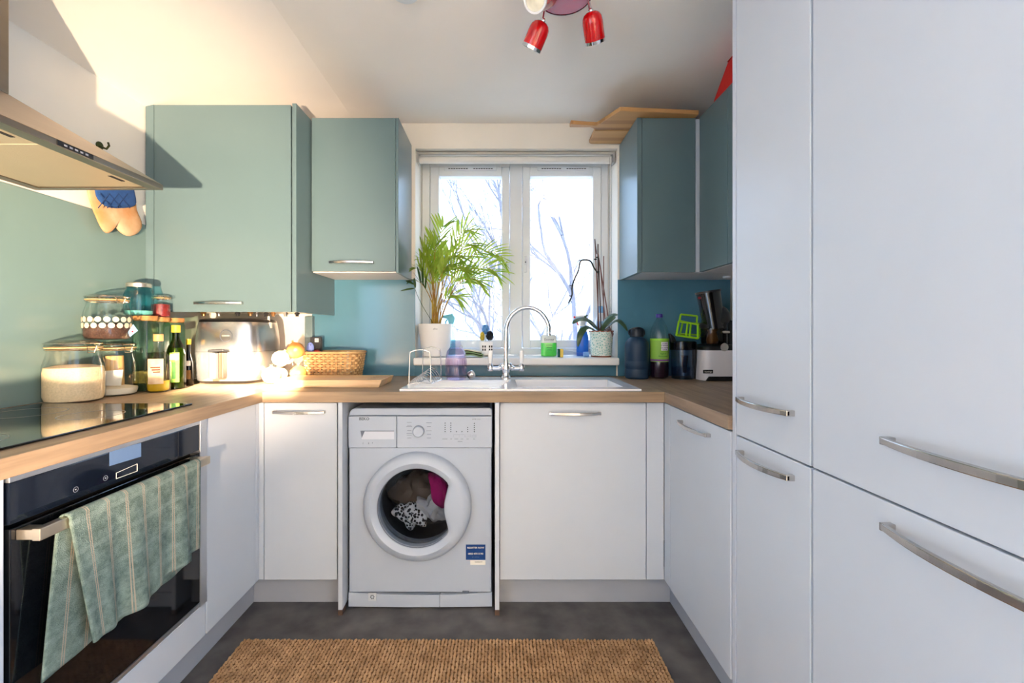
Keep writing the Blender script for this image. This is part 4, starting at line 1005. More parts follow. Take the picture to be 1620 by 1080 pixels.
# ------------------------------------------------------------------ window sill
ZS = 1.0084
pc = (-.360, 2.492, ZS)
pt = thing('potted_palm', 'leafy green areca palm in a white pot on the window sill', 'plant', pc)
build('pot', MB().lathe([(.062,0),(.070,.004),(.082,.06),(.093,.15),(.096,.183),(.092,.184),(.088,.17),(.086,.165),(0,.165)], 40, pc), pm('white_pot', (236,235,234), .4, var=.01), pt, smooth=True)
build('soil', MB().lathe([(.087,.166),(.06,.170),(0,.172)], 24, pc), pm('soil', (70,50,38), .95, bump=.6, bscale=80), pt)
text('lettering', 'elho', .014, (pc[0]+.012, 2.492-.0945, ZS+.155), m_grey, pt, bend=(pc[0], 2.492, .0945))
m_leaf = pm('palm_leaf', (132,164,44), .45, col2=(182,196,78), scale=14); m_leafd = pm('palm_leaf_dark', (52,84,34), .45, var=.15)
for mm in (m_leaf, m_leafd):
    b_ = mm.node_tree.nodes['Principled BSDF']; nt = mm.node_tree
    tr = nt.nodes.new('ShaderNodeBsdfTranslucent'); ad = nt.nodes.new('ShaderNodeMixShader'); ad.inputs[0].default_value = .45
    cs = b_.inputs['Base Color'].links[0].from_socket; nt.links.new(cs, tr.inputs[0])
    nt.links.new(b_.outputs[0], ad.inputs[1]); nt.links.new(tr.outputs[0], ad.inputs[2]); nt.links.new(ad.outputs[0], nt.nodes['Material Output'].inputs[0])
m_stem = pm('palm_stem', (190,170,60), .5, col2=(150,90,40), scale=10)
rnd = random.Random(3)
def blade(mb, p, d_, L, w, droop, up=Vector((0,-.75,.66))):
    d_ = Vector(d_).normalized(); side = d_.cross(up); side = side.normalized() if side.length > .1 else Vector((1,0,0)); n = 6; v = []
    for i in range(n+1):
        t = i/n; q = p+d_*L*t+Vector((0,0,-droop*L*t*t)); ww = w*math.sin(PI*min(1, .12+t*.88))**.8*(1 if t < 1 else 0)
        nn = side.cross(d_)*.15*ww; v += [q-side*ww, q+nn, q+side*ww]
    fs = []
    for i in range(n):
        k = i*3; fs += [(k,k+1,k+4,k+3), (k+1,k+2,k+5,k+4)]
    mb.add(v, fs)
fronds = [((702,358),2.47,8),((745,366),2.50,10),((748,388),2.46,9),((797,408),2.47,12),((788,432),2.44,11),((762,446),2.42,10),((726,405),2.41,9),((712,420),2.39,9),
          ((690,385),2.44,9),((668,396),2.41,8),((655,425),2.36,9),((664,410),2.40,8),((650,445),2.335,7),((725,470),2.40,7),((738,440),2.50,9),((700,430),2.50,9),((680,430),2.44,9),((708,398),2.52,8),((735,425),2.42,9),((684,410),2.53,8)]
for i, ((px, py), d_, nl) in enumerate(fronds):
    tip = P(px, py, d_); base = Vector((pc[0]+rnd.uniform(-.025,.025), pc[1]+rnd.uniform(-.02,.02), ZS+.166))
    dx = tip-base; ctrl = base+Vector((dx.x*.25, dx.y*.25, dx.z*.62+abs(dx.x)*.35)); ctrl2 = base+Vector((dx.x*.65, dx.y*.6, dx.z*1.0+abs(dx.x)*.28))
    pts = bez(base, ctrl, ctrl2, tip, 16); fr = build('frond_stem', MB().tube(pts, [.0032-.0024*k/16 for k in range(17)], 5), m_stem, pt, smooth=True)
    mm = m_leafd if i in (12,) else m_leaf
    for k in range(nl):
        t = .52+.48*k/(nl-1); idx = min(15, int(t*16)); p = pts[idx]+(pts[idx+1]-pts[idx])*(t*16-idx) if idx < 16 else pts[16]
        tg = (pts[min(16, idx+1)]-pts[max(0, idx-1)]).normalized(); sd = tg.cross(Vector((rnd.uniform(-.4,.4), 1, rnd.uniform(-.3,.3)))).normalized()
        for s_ in ((-1, 1) if k < nl-1 else (.15,)):
            L = rnd.uniform(.10,.16)*(1.15-.45*abs(t-.7)/.3) ; dd = tg*1.0+sd*s_*.62
            e_ = p+dd.normalized()*L
            if e_.x < -.448 or e_.y > 2.62: dd = tg+Vector((.25,-.35,0)); L *= .7
            lm = MB(); blade(lm, p, dd, L, rnd.uniform(.0042,.0070), rnd.uniform(.05,.30)); build('leaflet', lm, mm, fr, smooth=True, fixn=False)
# dark drooping leaflets at the left
for (a, b, d_) in (((655,456),(633,458),2.34),((656,450),(641,442),2.34),((657,455),(655,437),2.335)):
    p, q = P(*a, d_), P(*b, d_); lm = MB(); blade(lm, p, q-p, (q-p).length, .007, .1); build('dark_leaflet', lm, m_leafd, pt, smooth=True, fixn=False)
q0 = P(672,515,2.44); build('thin_stem', MB().tube(bez(Vector((pc[0],pc[1],ZS+.166)), P(672,490,2.42), P(662,475,2.36), P(656,455,2.34), 10), .0013, 5), m_leafd, pt, smooth=True)
mb = MB()
for k in range(16):
    a = rnd.uniform(0, 6.28); r_ = rnd.uniform(.004,.03); mb = MB().tube([(pc[0]+r_*math.cos(a), pc[1]+r_*math.sin(a), ZS+.166), (pc[0]+1.2*r_*math.cos(a), pc[1]+1.2*r_*math.sin(a), ZS+.166+rnd.uniform(.04,.10))], [.0045,.002], 5)
    build('stem_base', mb, m_stem, pt, smooth=True)

def spray_bottle(label, c, r, h, bodym, headm, trigm, nozzle=-1, neck=.03, headh=.05):
    b = thing('spray_bottle', label, 'spray bottle', c)
    build('bottle', MB().lathe([(r*.9,0),(r,.004),(r,h*.62),(r*.8,h*.8),(r*.42,h*.95),(r*.36,h)], 28, c, sy=.8), bodym, b, smooth=True)
    build('collar', MB().lathe([(r*.5,h),(r*.5,h+neck*.6)], 16, c), headm, b, smooth=True)
    z0 = c[2]+h+neck*.55; n = nozzle
    mb = MB().prism([(c[0]-n*.016,c[1]-.008,z0),(c[0]+n*.012,c[1]-.008,z0),(c[0]+n*.016,c[1]-.008,z0+headh*.5),(c[0]+n*.040,c[1]-.008,z0+headh*.6),(c[0]+n*.044,c[1]-.008,z0+headh*.85),(c[0]-n*.010,c[1]-.008,z0+headh),(c[0]-n*.026,c[1]-.008,z0+headh*.6)], (0,.016,0))
    build('head', mb, headm, b, bevel=.003)
    build('trigger', MB().tube(crom([(c[0]+n*.018,c[1],z0+headh*.5),(c[0]+n*.030,c[1],z0+headh*.2),(c[0]+n*.024,c[1],z0-.012)],5), .0042, 8), trigm, b, smooth=True)
    build('nozzle', MB().lathe([(.0065,0),(.0065,.010)], 12, (c[0]+n*.046-(.005), c[1], z0+headh*.72), 'X'), trigm, b)
    return b
m_cyan = pm('cyan_plastic', (110,196,222), .3, var=.02)
c = (P(713,0,2.60).x, 2.602, ZS); hh = P(0,512,2.602).z-ZS-.02
spray_bottle('pale blue spray bottle behind the palm pot', c, .028, hh, glassm('blue_clear', (.62,.90,.97)), m_cyan, m_cyan, -1, .03, .062)
cl_ = thing('folded_cloth', 'folded green and cream dishcloth on the window sill', 'cloth', (-.14, 2.44, ZS))
m_cg = pm('cloth_green', (138,170,120), .9, bump=.3, bscale=200); m_cc = pm('cloth_cream', (226,220,190), .9, bump=.3, bscale=200); m_cd = pm('cloth_dark', (46,52,30), .9)
def fold(z, th, x0_, x1_, mat, ph):
    mb = MB().grid(lambda u, v_: Vector((x0_+(x1_-x0_)*u, 2.405+.085*v_, z+.004*math.sin(u*4+ph)+.0025*math.sin(v_*5+ph)-.006*u*u)), 14, 8)
    return build('fold', mb, mat, cl_, smooth=True, solid=th)
fold(ZS+.010, .006, -.190, -.092, m_cg, 0); fold(ZS+.0175, .005, -.185, -.094, m_cd, .4); fold(ZS+.0235, .005, -.190, -.090, m_cg, .8); fold(ZS+.030, .005, -.192, -.100, m_cd, .9); fold(ZS+.036, .005, -.195, -.098, m_cc, 1.2)
hc = (P(769.5,0,2.56).x, 2.56); ho = thing('brush_holder', 'white ceramic brush holder with square holes on the sill', 'holder', (*hc, ZS))
ht = P(0,540,2.56).z-ZS
mb = MB(); w = .039
mb.box(hc[0]-w, hc[0]+w, hc[1]-.03, hc[1]-.027, ZS, ZS+ht).box(hc[0]-w, hc[0]+w, hc[1]+.027, hc[1]+.03, ZS, ZS+ht).box(hc[0]-w, hc[0]-w+.003, hc[1]-.027, hc[1]+.027, ZS, ZS+ht).box(hc[0]+w-.003, hc[0]+w, hc[1]-.027, hc[1]+.027, ZS, ZS+ht).box(hc[0]-w, hc[0]+w, hc[1]-.03, hc[1]+.03, ZS, ZS+.004)
build('walls', mb, m_cer, ho)
for gx in (764, 767.5, 774.5, 778):
    for gy in (548, 553):
        q = P(gx, gy, 2.529); bx('square_hole', q.x-.004, q.x+.004, 2.5293, 2.5302, q.z-.006, q.z+.006, m_dark, ho, 0)
def fuzzy(name, label, px, py, d_, r, col, sc, cat='brush'):
    b = thing(name, label, cat, (P(px,0,d_).x, d_, ZS+.005)); p = P(px, py, d_)
    build('handle', MB().tube([(p.x, d_, ZS+.0055), p], .0045, 8), m_upvc, b, smooth=True)
    mm = pm(name+'_fibre', col, .9, var=.25, scale=150, bump=.9, bscale=160); mb = MB().ball((0,0,0), 1, 18, 12)
    rr = random.Random(px); mb.v = [p+Vector((q.x*sc[0], q.y*sc[1], q.z*sc[2]))*r*(1+rr.uniform(-.14,.14)) for q in mb.v]
    build('head', mb, mm, b, smooth=False)
fuzzy('dish_brush', 'blue scrubbing brush head standing in the white holder', 768, 521, 2.575, .024, (96,146,206), (.85,.6,1.15))
fuzzy('scourer', 'black scouring pad standing in the white holder', 775, 531, 2.555, .022, (34,36,40), (.95,.6,1.2), 'scourer')
fuzzy('sponge', 'yellow sponge standing in the white holder', 763, 532, 2.552, .017, (206,176,60), (.8,.7,1.5), 'sponge')
c = (P(868,0,2.50).x, 2.50, ZS)
so = thing('soap_bottle', 'clear bottle of bright green washing up liquid on the sill', 'bottle', c); sh = P(0,530,2.5).z-ZS
build('bottle', MB().lathe([(.040,0),(.045,.004),(.045,sh*.62),(.043,sh*.9),(.036,sh)], 32, c, sy=.6, power=4), m_glass, so, smooth=True)
mgl = pm('green_liquid', (96,232,96), .2, coat=.4); 
bz = mgl.node_tree.nodes['Principled BSDF']; bz.inputs['Subsurface Weight'].default_value = .6; bz.inputs['Subsurface Radius'].default_value = (.02,.05,.02)
build('clear_top', MB().lathe([(.0452,sh*.645),(.0448,sh*.75),(.0435,sh*.9),(.0365,sh+.0004)], 32, c, sy=.605, power=4, cap0=False, cap1=False), pm('frosted_top', (226,232,228), .5), so, smooth=True)
build('liquid', MB().lathe([(.038,.002),(.0435,.006),(.0435,sh*.64)], 32, c, sy=.58, power=4), mgl, so, smooth=True)
build('pump_collar', MB().lathe([(.036,sh),(.014,sh+.006),(.014,sh+.018),(.006,sh+.02),(.006,sh+.04)], 20, c), m_upvc, so, smooth=True)
build('pump_head', MB().box(c[0]-.012, c[0]+.012, c[1]-.04, c[1]+.012, c[2]+sh+.038, c[2]+sh+.050), m_upvc, so, bevel=.004)
text('lettering', 'Ecover', .020, (c[0], c[1]-.0292, c[2]+sh*.80), m_grey, so)
for k in range(3): bx('label_print', c[0]-.018+.004*k, c[0]+.018-.002*k, c[1]-.0285, c[1]-.0278, c[2]+sh*(.52-.11*k), c[2]+sh*(.55-.11*k), pm('label_dgreen', (40,150,60), .5), so, 0)
sr = thing('scrubber', 'sponge scrubber with clear handle lying on the sill', 'scrubber', (P(908,0,2.44).x, 2.44, ZS))
p0, p1 = P(887,560,2.425), P(931,562,2.44); p0.z = ZS+.024
build('sponge_pad', MB().box(p0.x-.006, p0.x+.012, 2.405, 2.445, ZS+.0005, ZS+.046), pm('sponge_yellow', (226,196,96), .95, bump=.5, bscale=150), sr, bevel=.003)
build('scour_pad', MB().box(p0.x-.015, p0.x-.0063, 2.405, 2.445, ZS+.0005, ZS+.046), pm('scour_green', (30,84,78), .95, bump=.6, bscale=180), sr, bevel=.002)
build('handle', MB().tube(crom([(p0.x+.012, 2.425, ZS+.026),(p0.x+.05, 2.43, ZS+.022),(p0.x+.10, 2.432, ZS+.014),(p0.x+.135, 2.435, ZS+.013)],5), [.018]*3+[.014]*4+[.011]*9, 12), glassm('clear_plastic', (.86,.90,.97), .08), sr, smooth=True)
build('handle_end', MB().tube([(p0.x+.128,2.435,ZS+.014),(p0.x+.155,2.437,ZS+.0155)], .0145, 12), pm('blue_end', (120,166,226), .3), sr, smooth=True)
c = (P(921.5,0,2.56).x, 2.562, ZS)
spray_bottle('blue spray bottle with white head and red trigger behind the orchid', c, .035, P(0,516,2.56).z-ZS, pm('blue_bottle', (20,100,206), .25, coat=.3), m_upvc, pm('red_trigger', (214,40,50), .4), -1, .03, .05)
c = (P(950,0,2.60).x, 2.603, ZS)
db = thing('detergent_bottle', 'white detergent bottle with pale blue label behind the orchid pot', 'bottle', c)
build('bottle', MB().lathe([(.030,0),(.034,.004),(.034,.15),(.030,.2),(.018,.235),(.016,.25)], 28, c, sy=.75), m_upvc, db, smooth=True)
build('cap', MB().lathe([(.017,.25),(.017,.285),(.012,.29)], 16, c), pm('pale_blue_cap', (126,180,222), .4), db, smooth=True)
wrap_label(db, c, .0348, -2.4, -.7, .10, .20, pm('pale_blue_label', (150,196,232), .5), sy=.75)
# orchid
oc = (P(951,0,2.468).x, 2.468, ZS)
og = thing('potted_orchid', 'orchid with bare stems in a patterned pale teal pot', 'plant', oc)
m_pp = pm('pot_pattern', (196,222,214), .5); nt = m_pp.node_tree; tcn = nt.nodes.new('ShaderNodeTexCoord'); vo = nt.nodes.new('ShaderNodeTexVoronoi'); vo.feature = 'DISTANCE_TO_EDGE'; vo.inputs['Scale'].default_value = 85
nt.links.new(tcn.outputs['Object'], vo.inputs['Vector']); rp = nt.nodes.new('ShaderNodeValToRGB'); rp.color_ramp.elements[0].position = .10; rp.color_ramp.elements[1].position = .2
rp.color_ramp.elements[0].color = lin((232,236,228)); rp.color_ramp.elements[1].color = lin((150,198,190)); nt.links.new(vo.outputs['Distance'], rp.inputs[0]); nt.links.new(rp.outputs[0], nt.nodes['Principled BSDF'].inputs['Base Color'])
build('pot', MB().lathe([(.052,.004),(.056,.008),(.066,.136),(.068,.142),(.064,.143),(.060,.125),(0,.122)], 36, oc), m_pp, og, smooth=True)
build('terracotta_foot', MB().lathe([(.055,0),(.056,.007)], 28, oc), pm('terracotta', (150,84,60), .8), og)
mb = MB().tube([(oc[0]+.066*math.cos(2*PI*k/40), oc[1]+.066*math.sin(2*PI*k/40), oc[2]+.142+.002*math.sin(k*2.3)) for k in range(40)], .003, 5, closed=True); build('rusty_rim', mb, pm('rust', (146,78,54), .9, var=.3, scale=80), og)
build('bark', MB().lathe([(.060,.124),(.03,.132),(0,.134)], 20, oc), pm('bark', (84,58,40), .95, bump=.8, bscale=90, var=.4, scale=70), og)
m_ol = pm('orchid_leaf', (58,84,52), .35, coat=.3, var=.15, scale=12)
def orchid_leaf(pts, w):
    q = crom([P(*p) for p in pts], 5); n = len(q); v = []
    for i, p in enumerate(q):
        t = i/(n-1); tg = (q[min(i+1, n-1)]-q[max(i-1, 0)]).normalized(); sd = tg.cross(Vector((.15,-.55,.83))).normalized(); ww = w*math.sin(PI*(.10+.90*t))**.65
        up = Vector((0,0,.3))*ww; v += [p-sd*ww+up*.6, p-sd*ww*.4, p, p+sd*ww*.4, p+sd*ww+up*.6]
    fs = [(i*5+k, i*5+k+1, i*5+6+k, i*5+5+k) for i in range(n-1) for k in range(4)]
    build('leaf', MB().add(v, fs), m_ol, og, smooth=True, solid=.0016)
orchid_leaf([(948,524,2.46),(935,510,2.43),(918,505,2.40),(905,512,2.37)], .022)
orchid_leaf([(950,524,2.46),(960,510,2.44),(972,500,2.43),(976,499,2.42)], .024)
orchid_leaf([(955,522,2.45),(975,508,2.40),(986,514,2.38),(993,524,2.37)], .017)
orchid_leaf([(945,526,2.45),(928,518,2.41),(918,530,2.38),(914,549,2.37)], .019)
orchid_leaf([(946,522,2.46),(937,515,2.44),(926,503,2.44),(930,498,2.44)], .010)
m_cane = pm('cane_dark', (66,44,40), .6, var=.2); m_cane2 = pm('cane_red', (112,64,56), .6, var=.2)
for a, b, d0, d1, m, r_ in (((946,524),(946,386),2.47,2.45,m_cane,.0034),((948,524),(941,378),2.46,2.45,m_cane2,.0028),((955,524),(955,405),2.48,2.48,m_cane2,.0026),((962,500),(946,400),2.47,2.45,m_cane2,.0030),((951,524),(947,408),2.46,2.44,m_cane,.0030),((958,515),(950,425),2.47,2.46,m_cane2,.0024)):
    pa, pb = P(*a, d0), P(*b, d1); 
    if a[1] > 520: pa.z = oc[2]+.128
    build('support_cane', MB().tube([pa, pb], r_, 6), m, og, smooth=True)
st = crom([P(946,432,2.45),P(940,424,2.44),(P(934,413,2.43)),P(924,411,2.42),P(918,414,2.41),P(915,428,2.41),P(909,441,2.40),P(905,455,2.40),P(905,466,2.40),P(900,479,2.40)], 5)
build('flower_stem', MB().tube(st, [.0046]*20+[.0042]*(len(st)-20), 6), pm('stem_dark', (44,42,30), .6), og, smooth=True)
for a, b in (((918,411),(915,413)),((905,452),(901,452)),((904,468),(899,468)),((902,475),(904,478)),((901,478),(899,480)),((941,378),(944,402))): build('stem_twig', MB().tube([P(*a,2.41), P(*b,2.41)], .0026, 5), m_cane, og)
for px, py in ((945,407),(942,410),(946.5,430)): build('clip', MB().ball(P(px,py,2.44), .006, 8, 5, (1.5,1,.8)), m_black, og)
for k in range(5): build('air_root', MB().tube(crom([P(955+k*2,522,2.43),P(962+2*k,515+3*k,2.41),P(966+k,522+2*k,2.41),P(968,528+k,2.42)],4), .0014, 5), m_cane2, og, smooth=True)

# ------------------------------------------------------------------ right hand worktop
zt = ZT+.0005
c = (P(1007.5,0,2.31).x, 2.31, zt)
nv = thing('water_canister', 'matt navy water bottle with screw cap beside the window', 'bottle', c)
m_navy = pm('navy_rubber', (24,50,76), .5, var=.06)
build('body', MB().lathe([(.054,0),(.059,.004),(.061,.012),(.061,.045),(.0595,.048),(.0595,.052),(.061,.055),(.061,.088),(.060,.091),(.061,.094),(.061,.17),(.058,.185),(.045,.205),(.034,.212),(.032,.215)], 40, c), m_navy, nv, smooth=True)
build('cap', MB().lathe([(.034,.216),(.036,.218),(.036,.252),(.033,.257),(0,.258)], 16, c), pm('navy_cap', (16,26,40), .4), nv, smooth=True)
mb = MB().tube(crom([(c[0]-.036,c[1],zt+.225),(c[0]-.038,c[1],zt+.250),(c[0],c[1]-.02,zt+.262),(c[0]+.034,c[1],zt+.250),(c[0]+.036,c[1],zt+.225)],4), .006, 6); build('carry_loop', mb, pm('navy_loop', (14,22,34), .4), nv, smooth=True)
c = (P(1043,0,2.31).x, 2.31, zt)
sq = thing('squash_bottle', 'clear plastic squash bottle with purple cap and lime green label', 'bottle', c)
build('bottle', MB().lathe([(.034,0),(.044,.006),(.047,.02),(.046,.09),(.046,.20),(.0475,.21),(.047,.23),(.040,.262),(.026,.292),(.0155,.308),(.0145,.318)], 36, c, cap1=False), m_glass, sq, smooth=True)
build('drink', MB().lathe([(.032,.003),(.042,.008),(.0455,.022),(.0448,.105),(0,.106)], 32, c), pm('blackcurrant', (34,14,36), .15), sq, smooth=True)
build('cap', MB().lathe([(.0165,.316),(.017,.318),(.017,.333),(.015,.335)], 20, c), pm('purple_cap', (66,50,140), .4), sq, smooth=True)
wrap_label(sq, c, .0472, -PI, 0, .088, .208, pm('lime_label', (140,190,72), .5, var=.04), n=24)
wrap_label(sq, c, .0480, -PI, 0, .092, .101, pm('purple_band', (120,60,140), .5), 'label_band', 24); wrap_label(sq, c, .0480, -PI, 0, .198, .207, pm('bright_lime', (150,214,60), .5), 'label_band', 24)
m_vio = pm('label_violet', (92,60,120), .5)
wrap_label(sq, c, .0478, -1.72, -.85, .146, .190, pm('label_white', (226,222,230), .5), 'label_panel', 12)
for z_, t_ in ((.182,'DOUBLE'),(.172,'STRENGTH'),(.160,'NO ADDED'),(.151,'SUGAR')): text('lettering', t_, .0085, (c[0]+.013, c[1]-.0487, c[2]+z_), m_vio, sq, bend=(c[0], c[1], .0487))
for z_, t_ in ((.130,'Apple &'),(.117,'Blackcurrant')): text('lettering', t_, .0095, (c[0]+.004, c[1]-.0482, c[2]+z_), pm('label_dk', (40,110,40), .5), sq, bend=(c[0], c[1], .0482))
c = (P(1080,0,2.29).x, 2.29, zt)
jg = thing('juice_jug', 'clear plastic juicer jug with black spout rim', 'jug', c)
m_jug = glassm('smoke_plastic', (.62,.70,.80), .05)
build('jug_body', MB().lathe([(.050,0),(.055,.003),(.058,.10),(.061,.185)], 36, c, cap1=False), m_jug, jg, smooth=True)
build('water', MB().lathe([(.049,.003),(.053,.006),(.055,.06)], 32, c), glassm('smoke_water', (.75,.82,.90), .05), jg, smooth=True)
build('collar', MB().lathe([(.0615,.150),(.062,.152),(.062,.192),(.058,.194),(0,.194)], 36, c), glassm('smoke_collar', (.20,.24,.30), .05), jg, smooth=True)
build('spout', MB().prism([(c[0]-.060,c[1]-.012,zt+.185),(c[0]-.035,c[1]-.012,zt+.19),(c[0]-.045,c[1]-.012,zt+.215),(c[0]-.068,c[1]-.012,zt+.235),(c[0]-.072,c[1]-.012,zt+.228)], (0,.024,0)), m_black, jg, bevel=.003)
build('centre_cone', MB().lathe([(.018,.12),(.008,.03)], 16, (c[0]+.01, c[1], c[2])), glassm('smoke_cone', (.25,.3,.4), .05), jg, smooth=True)
bx('side_rail', c[0]+.058, c[0]+.064, c[1]-.02, c[1]+.02, zt, zt+.19, m_black, jg, .001)
lb_ = thing('lime_basket', 'lime green plastic cleaning basket tilted on top of the jug', 'basket', (c[0]+.02, c[1], zt+.2))
m_lime = pm('lime_plastic', (150,210,30), .35, var=.03)
def fr(pts, d_, w, name):
    for i in range(len(pts)):
        a, b = P(*pts[i], d_), P(*pts[(i+1) % len(pts)], d_); build(name, MB().tube([a, b], w, 6), m_lime, lb_, smooth=True)
F = [(1074,508),(1104,513),(1104,535),(1070,530)]; B = [(1077,497),(1103,500),(1102,513),(1075,507)]
fr(F, 2.255, .0055, 'front_bar'); fr(B, 2.275, .0048, 'top_bar')
for a, b in (((1088,510),(1085,533)),((1093,511),(1091,534))): build('slat', MB().tube([P(*a,2.255), P(*b,2.255)], .005, 6), m_lime, lb_)
for a, b in (((1074,508),(1080,510)),((1104,513),(1108,512)),((1104,535),(1108,530)),((1070,530),(1076,528))): build('side_bar', MB().tube([P(*a,2.255), P(*b,2.34)], .0045, 6), m_lime, lb_)
fr([(1080,510),(1108,512),(1108,530),(1076,528)], 2.34, .0045, 'rear_bar')
ju = thing('juicer', 'slow juicer with white base and tall black feed chute', 'juicer', (1.07, 2.27, zt))
jc = (P(1131,0,2.27).x, 2.27, zt)
m_jw = pm('juicer_white', (222,216,218), .3, var=.01)
mb = MB().lathe([(.098,0),(.096,.05),(.092,.12),(.090,.150)], 48, jc, sy=.9, power=4.5); build('base', mb, m_jw, ju, smooth=True)
build('foot_recess', MB().prism([(jc[0]-.088,jc[1]-.0935,zt),(jc[0]+.060,jc[1]-.0935,zt),(jc[0]+.045,jc[1]-.0935,zt+.022),(jc[0]-.073,jc[1]-.0935,zt+.022)], (0,.01,0)), m_black, ju, bevel=.002)
build('shoulder', MB().lathe([(.091,.1505),(.089,.165),(.080,.175),(.06,.18)], 40, jc, sy=.9, power=4), m_black, ju, smooth=True)
build('side_tower', MB().box(jc[0]+.035, jc[0]+.092, jc[1]-.05, jc[1]+.07, zt+.15, zt+.30), m_black, ju, bevel=.012, segs=3)
build('juice_bowl', MB().lathe([(.048,.182),(.054,.19),(.056,.26)], 36, (jc[0]-.018, jc[1]-.01, zt), cap1=False), glassm('smoke_bowl', (.35,.32,.30), .04), ju, smooth=True)
build('auger', MB().lathe([(.026,.182),(.03,.20),(.02,.24),(.028,.26)], 20, (jc[0]-.018, jc[1]-.01, zt)), pm('auger_amber', (176,130,70), .3, .5), ju, smooth=True)
build('bowl_ring', MB().lathe([(.057,.258),(.062,.262),(.064,.275),(.060,.287)], 36, (jc[0]-.012, jc[1]-.005, zt)), m_black, ju, smooth=True)
build('drum_lid', MB().lathe([(.068,.287),(.070,.30),(.066,.335),(.052,.36),(.03,.375),(0,.38)], 32, (jc[0]+.005, jc[1], zt)), pm('smoke_black', (22,24,28), .2), ju, smooth=True)
a, b = P(1127,510,2.25), P(1120,462,2.25)
build('feed_chute', MB().tube([a+Vector((.01,0,-.03)), b], [.050, .058], 28), pm('gloss_black', (12,12,15), .1, coat=.6), ju, smooth=True)
build('chute_rim', MB().tube([b+Vector((.0005,0,-.004)), b+Vector((-.001,0,.006))], .0605, 28), m_black, ju, smooth=True)
q = P(1107,471,2.19); build('red_mark', MB().ball((q.x, 2.192, q.z), .009, 8, 5, (1,.5,.8)), pm('dark_red', (130,24,34), .4), ju)
q = P(1145,549,2.19); build('dial', MB().lathe([(.020,-.012),(.020,0)], 24, (q.x, 2.195, q.z), 'Y'), m_hand, ju, smooth=True)
q = P(1148,525,2.21); bx('latch', q.x-.020, q.x+.022, 2.205, 2.222, q.z-.008, q.z+.008, m_hand, ju, .006)
q = P(1122,588,2.17); bx('badge', q.x-.024, q.x+.024, jc[1]-.0905, jc[1]-.0855, q.z-.009, q.z+.009, m_black, ju, .001)
text('lettering', 'kuvings', .0125, (q.x, jc[1]-.0912, q.z), m_paper, ju)

# ------------------------------------------------------------------ on top of the right wall cabinets
def bstripe(name, cols):
    m = pm(name, cols[0], .5); nt = m.node_tree; tcn = nt.nodes.new('ShaderNodeTexCoord'); sp = nt.nodes.new('ShaderNodeSeparateXYZ'); nt.links.new(tcn.outputs['Object'], sp.inputs[0])
    ml = nt.nodes.new('ShaderNodeMath'); ml.operation = 'MULTIPLY'; ml.inputs[1].default_value = 26; nt.links.new(sp.outputs[1], ml.inputs[0]); fl = nt.nodes.new('ShaderNodeMath'); fl.operation = 'FLOOR'; nt.links.new(ml.outputs[0], fl.inputs[0])
    wnz = nt.nodes.new('ShaderNodeTexWhiteNoise'); wnz.noise_dimensions = '1D'; nt.links.new(fl.outputs[0], wnz.inputs['W']); rp = nt.nodes.new('ShaderNodeValToRGB'); rp.color_ramp.elements[0].color = lin(cols[0]); rp.color_ramp.elements[1].color = lin(cols[1])
    nt.links.new(wnz.outputs['Value'], rp.inputs[0]); nt.links.new(rp.outputs[0], nt.nodes['Principled BSDF'].inputs['Base Color']); return m
m_str = bstripe('striped_wood', ((200,152,98),(150,102,58)))
zb_ = UZ1+.0035
def pz(x, y): d_ = (zb_-CZ)*FP/(VY-y); return Vector(((x-VX)/FP*d_, d_, zb_))
pb = thing('paddle_board', 'striped wooden paddle board with handle on top of the right cabinet', 'chopping board', (.75, 2.15, zb_))
p_ = [pz(903,196), pz(944,199), pz(981,175), pz(1106,180.5)]
out = [p_[0], p_[1], p_[2], p_[3], Vector((p_[3].x, 2.255, zb_)), Vector((.50, 2.255, zb_)), Vector((.455, 2.225, zb_)), Vector((p_[0].x, 2.225, zb_))]
build('board', MB().prism(out, (0,0,.020)), m_str, pb, bevel=.004)
pb = thing('chopping_board', 'plain wooden chopping board behind the paddle board on the cabinet', 'chopping board', (.75, 2.34, zb_))
build('board', MB().prism([Vector((.487,2.262,zb_)), Vector((.93,2.262,zb_)), Vector((.93,2.42,zb_)), Vector((.50,2.42,zb_)), Vector((.487,2.405,zb_))], (0,0,.018)), m_str, pb, bevel=.003)
rb = thing('red_storage_box', 'red angular box on top of the right wall cabinet', 'box', (1.08, 1.75, UZ1+.002))
zz = UZ1+.002
mb = MB().prism([(.963,1.995,zz),(.963,1.985,zz+.016),(.963,1.868,2.283),(.963,1.62,2.283),(.963,1.60,zz)], (.24,0,0)); build('shell', mb, pm('red_card', (206,22,20), .45, var=.04), rb, bevel=.003)
bx('lid_edge', .961, 1.205, 1.62, 1.866, 2.2835, 2.288, pm('red_lid', (188,16,16), .45), rb, .001)

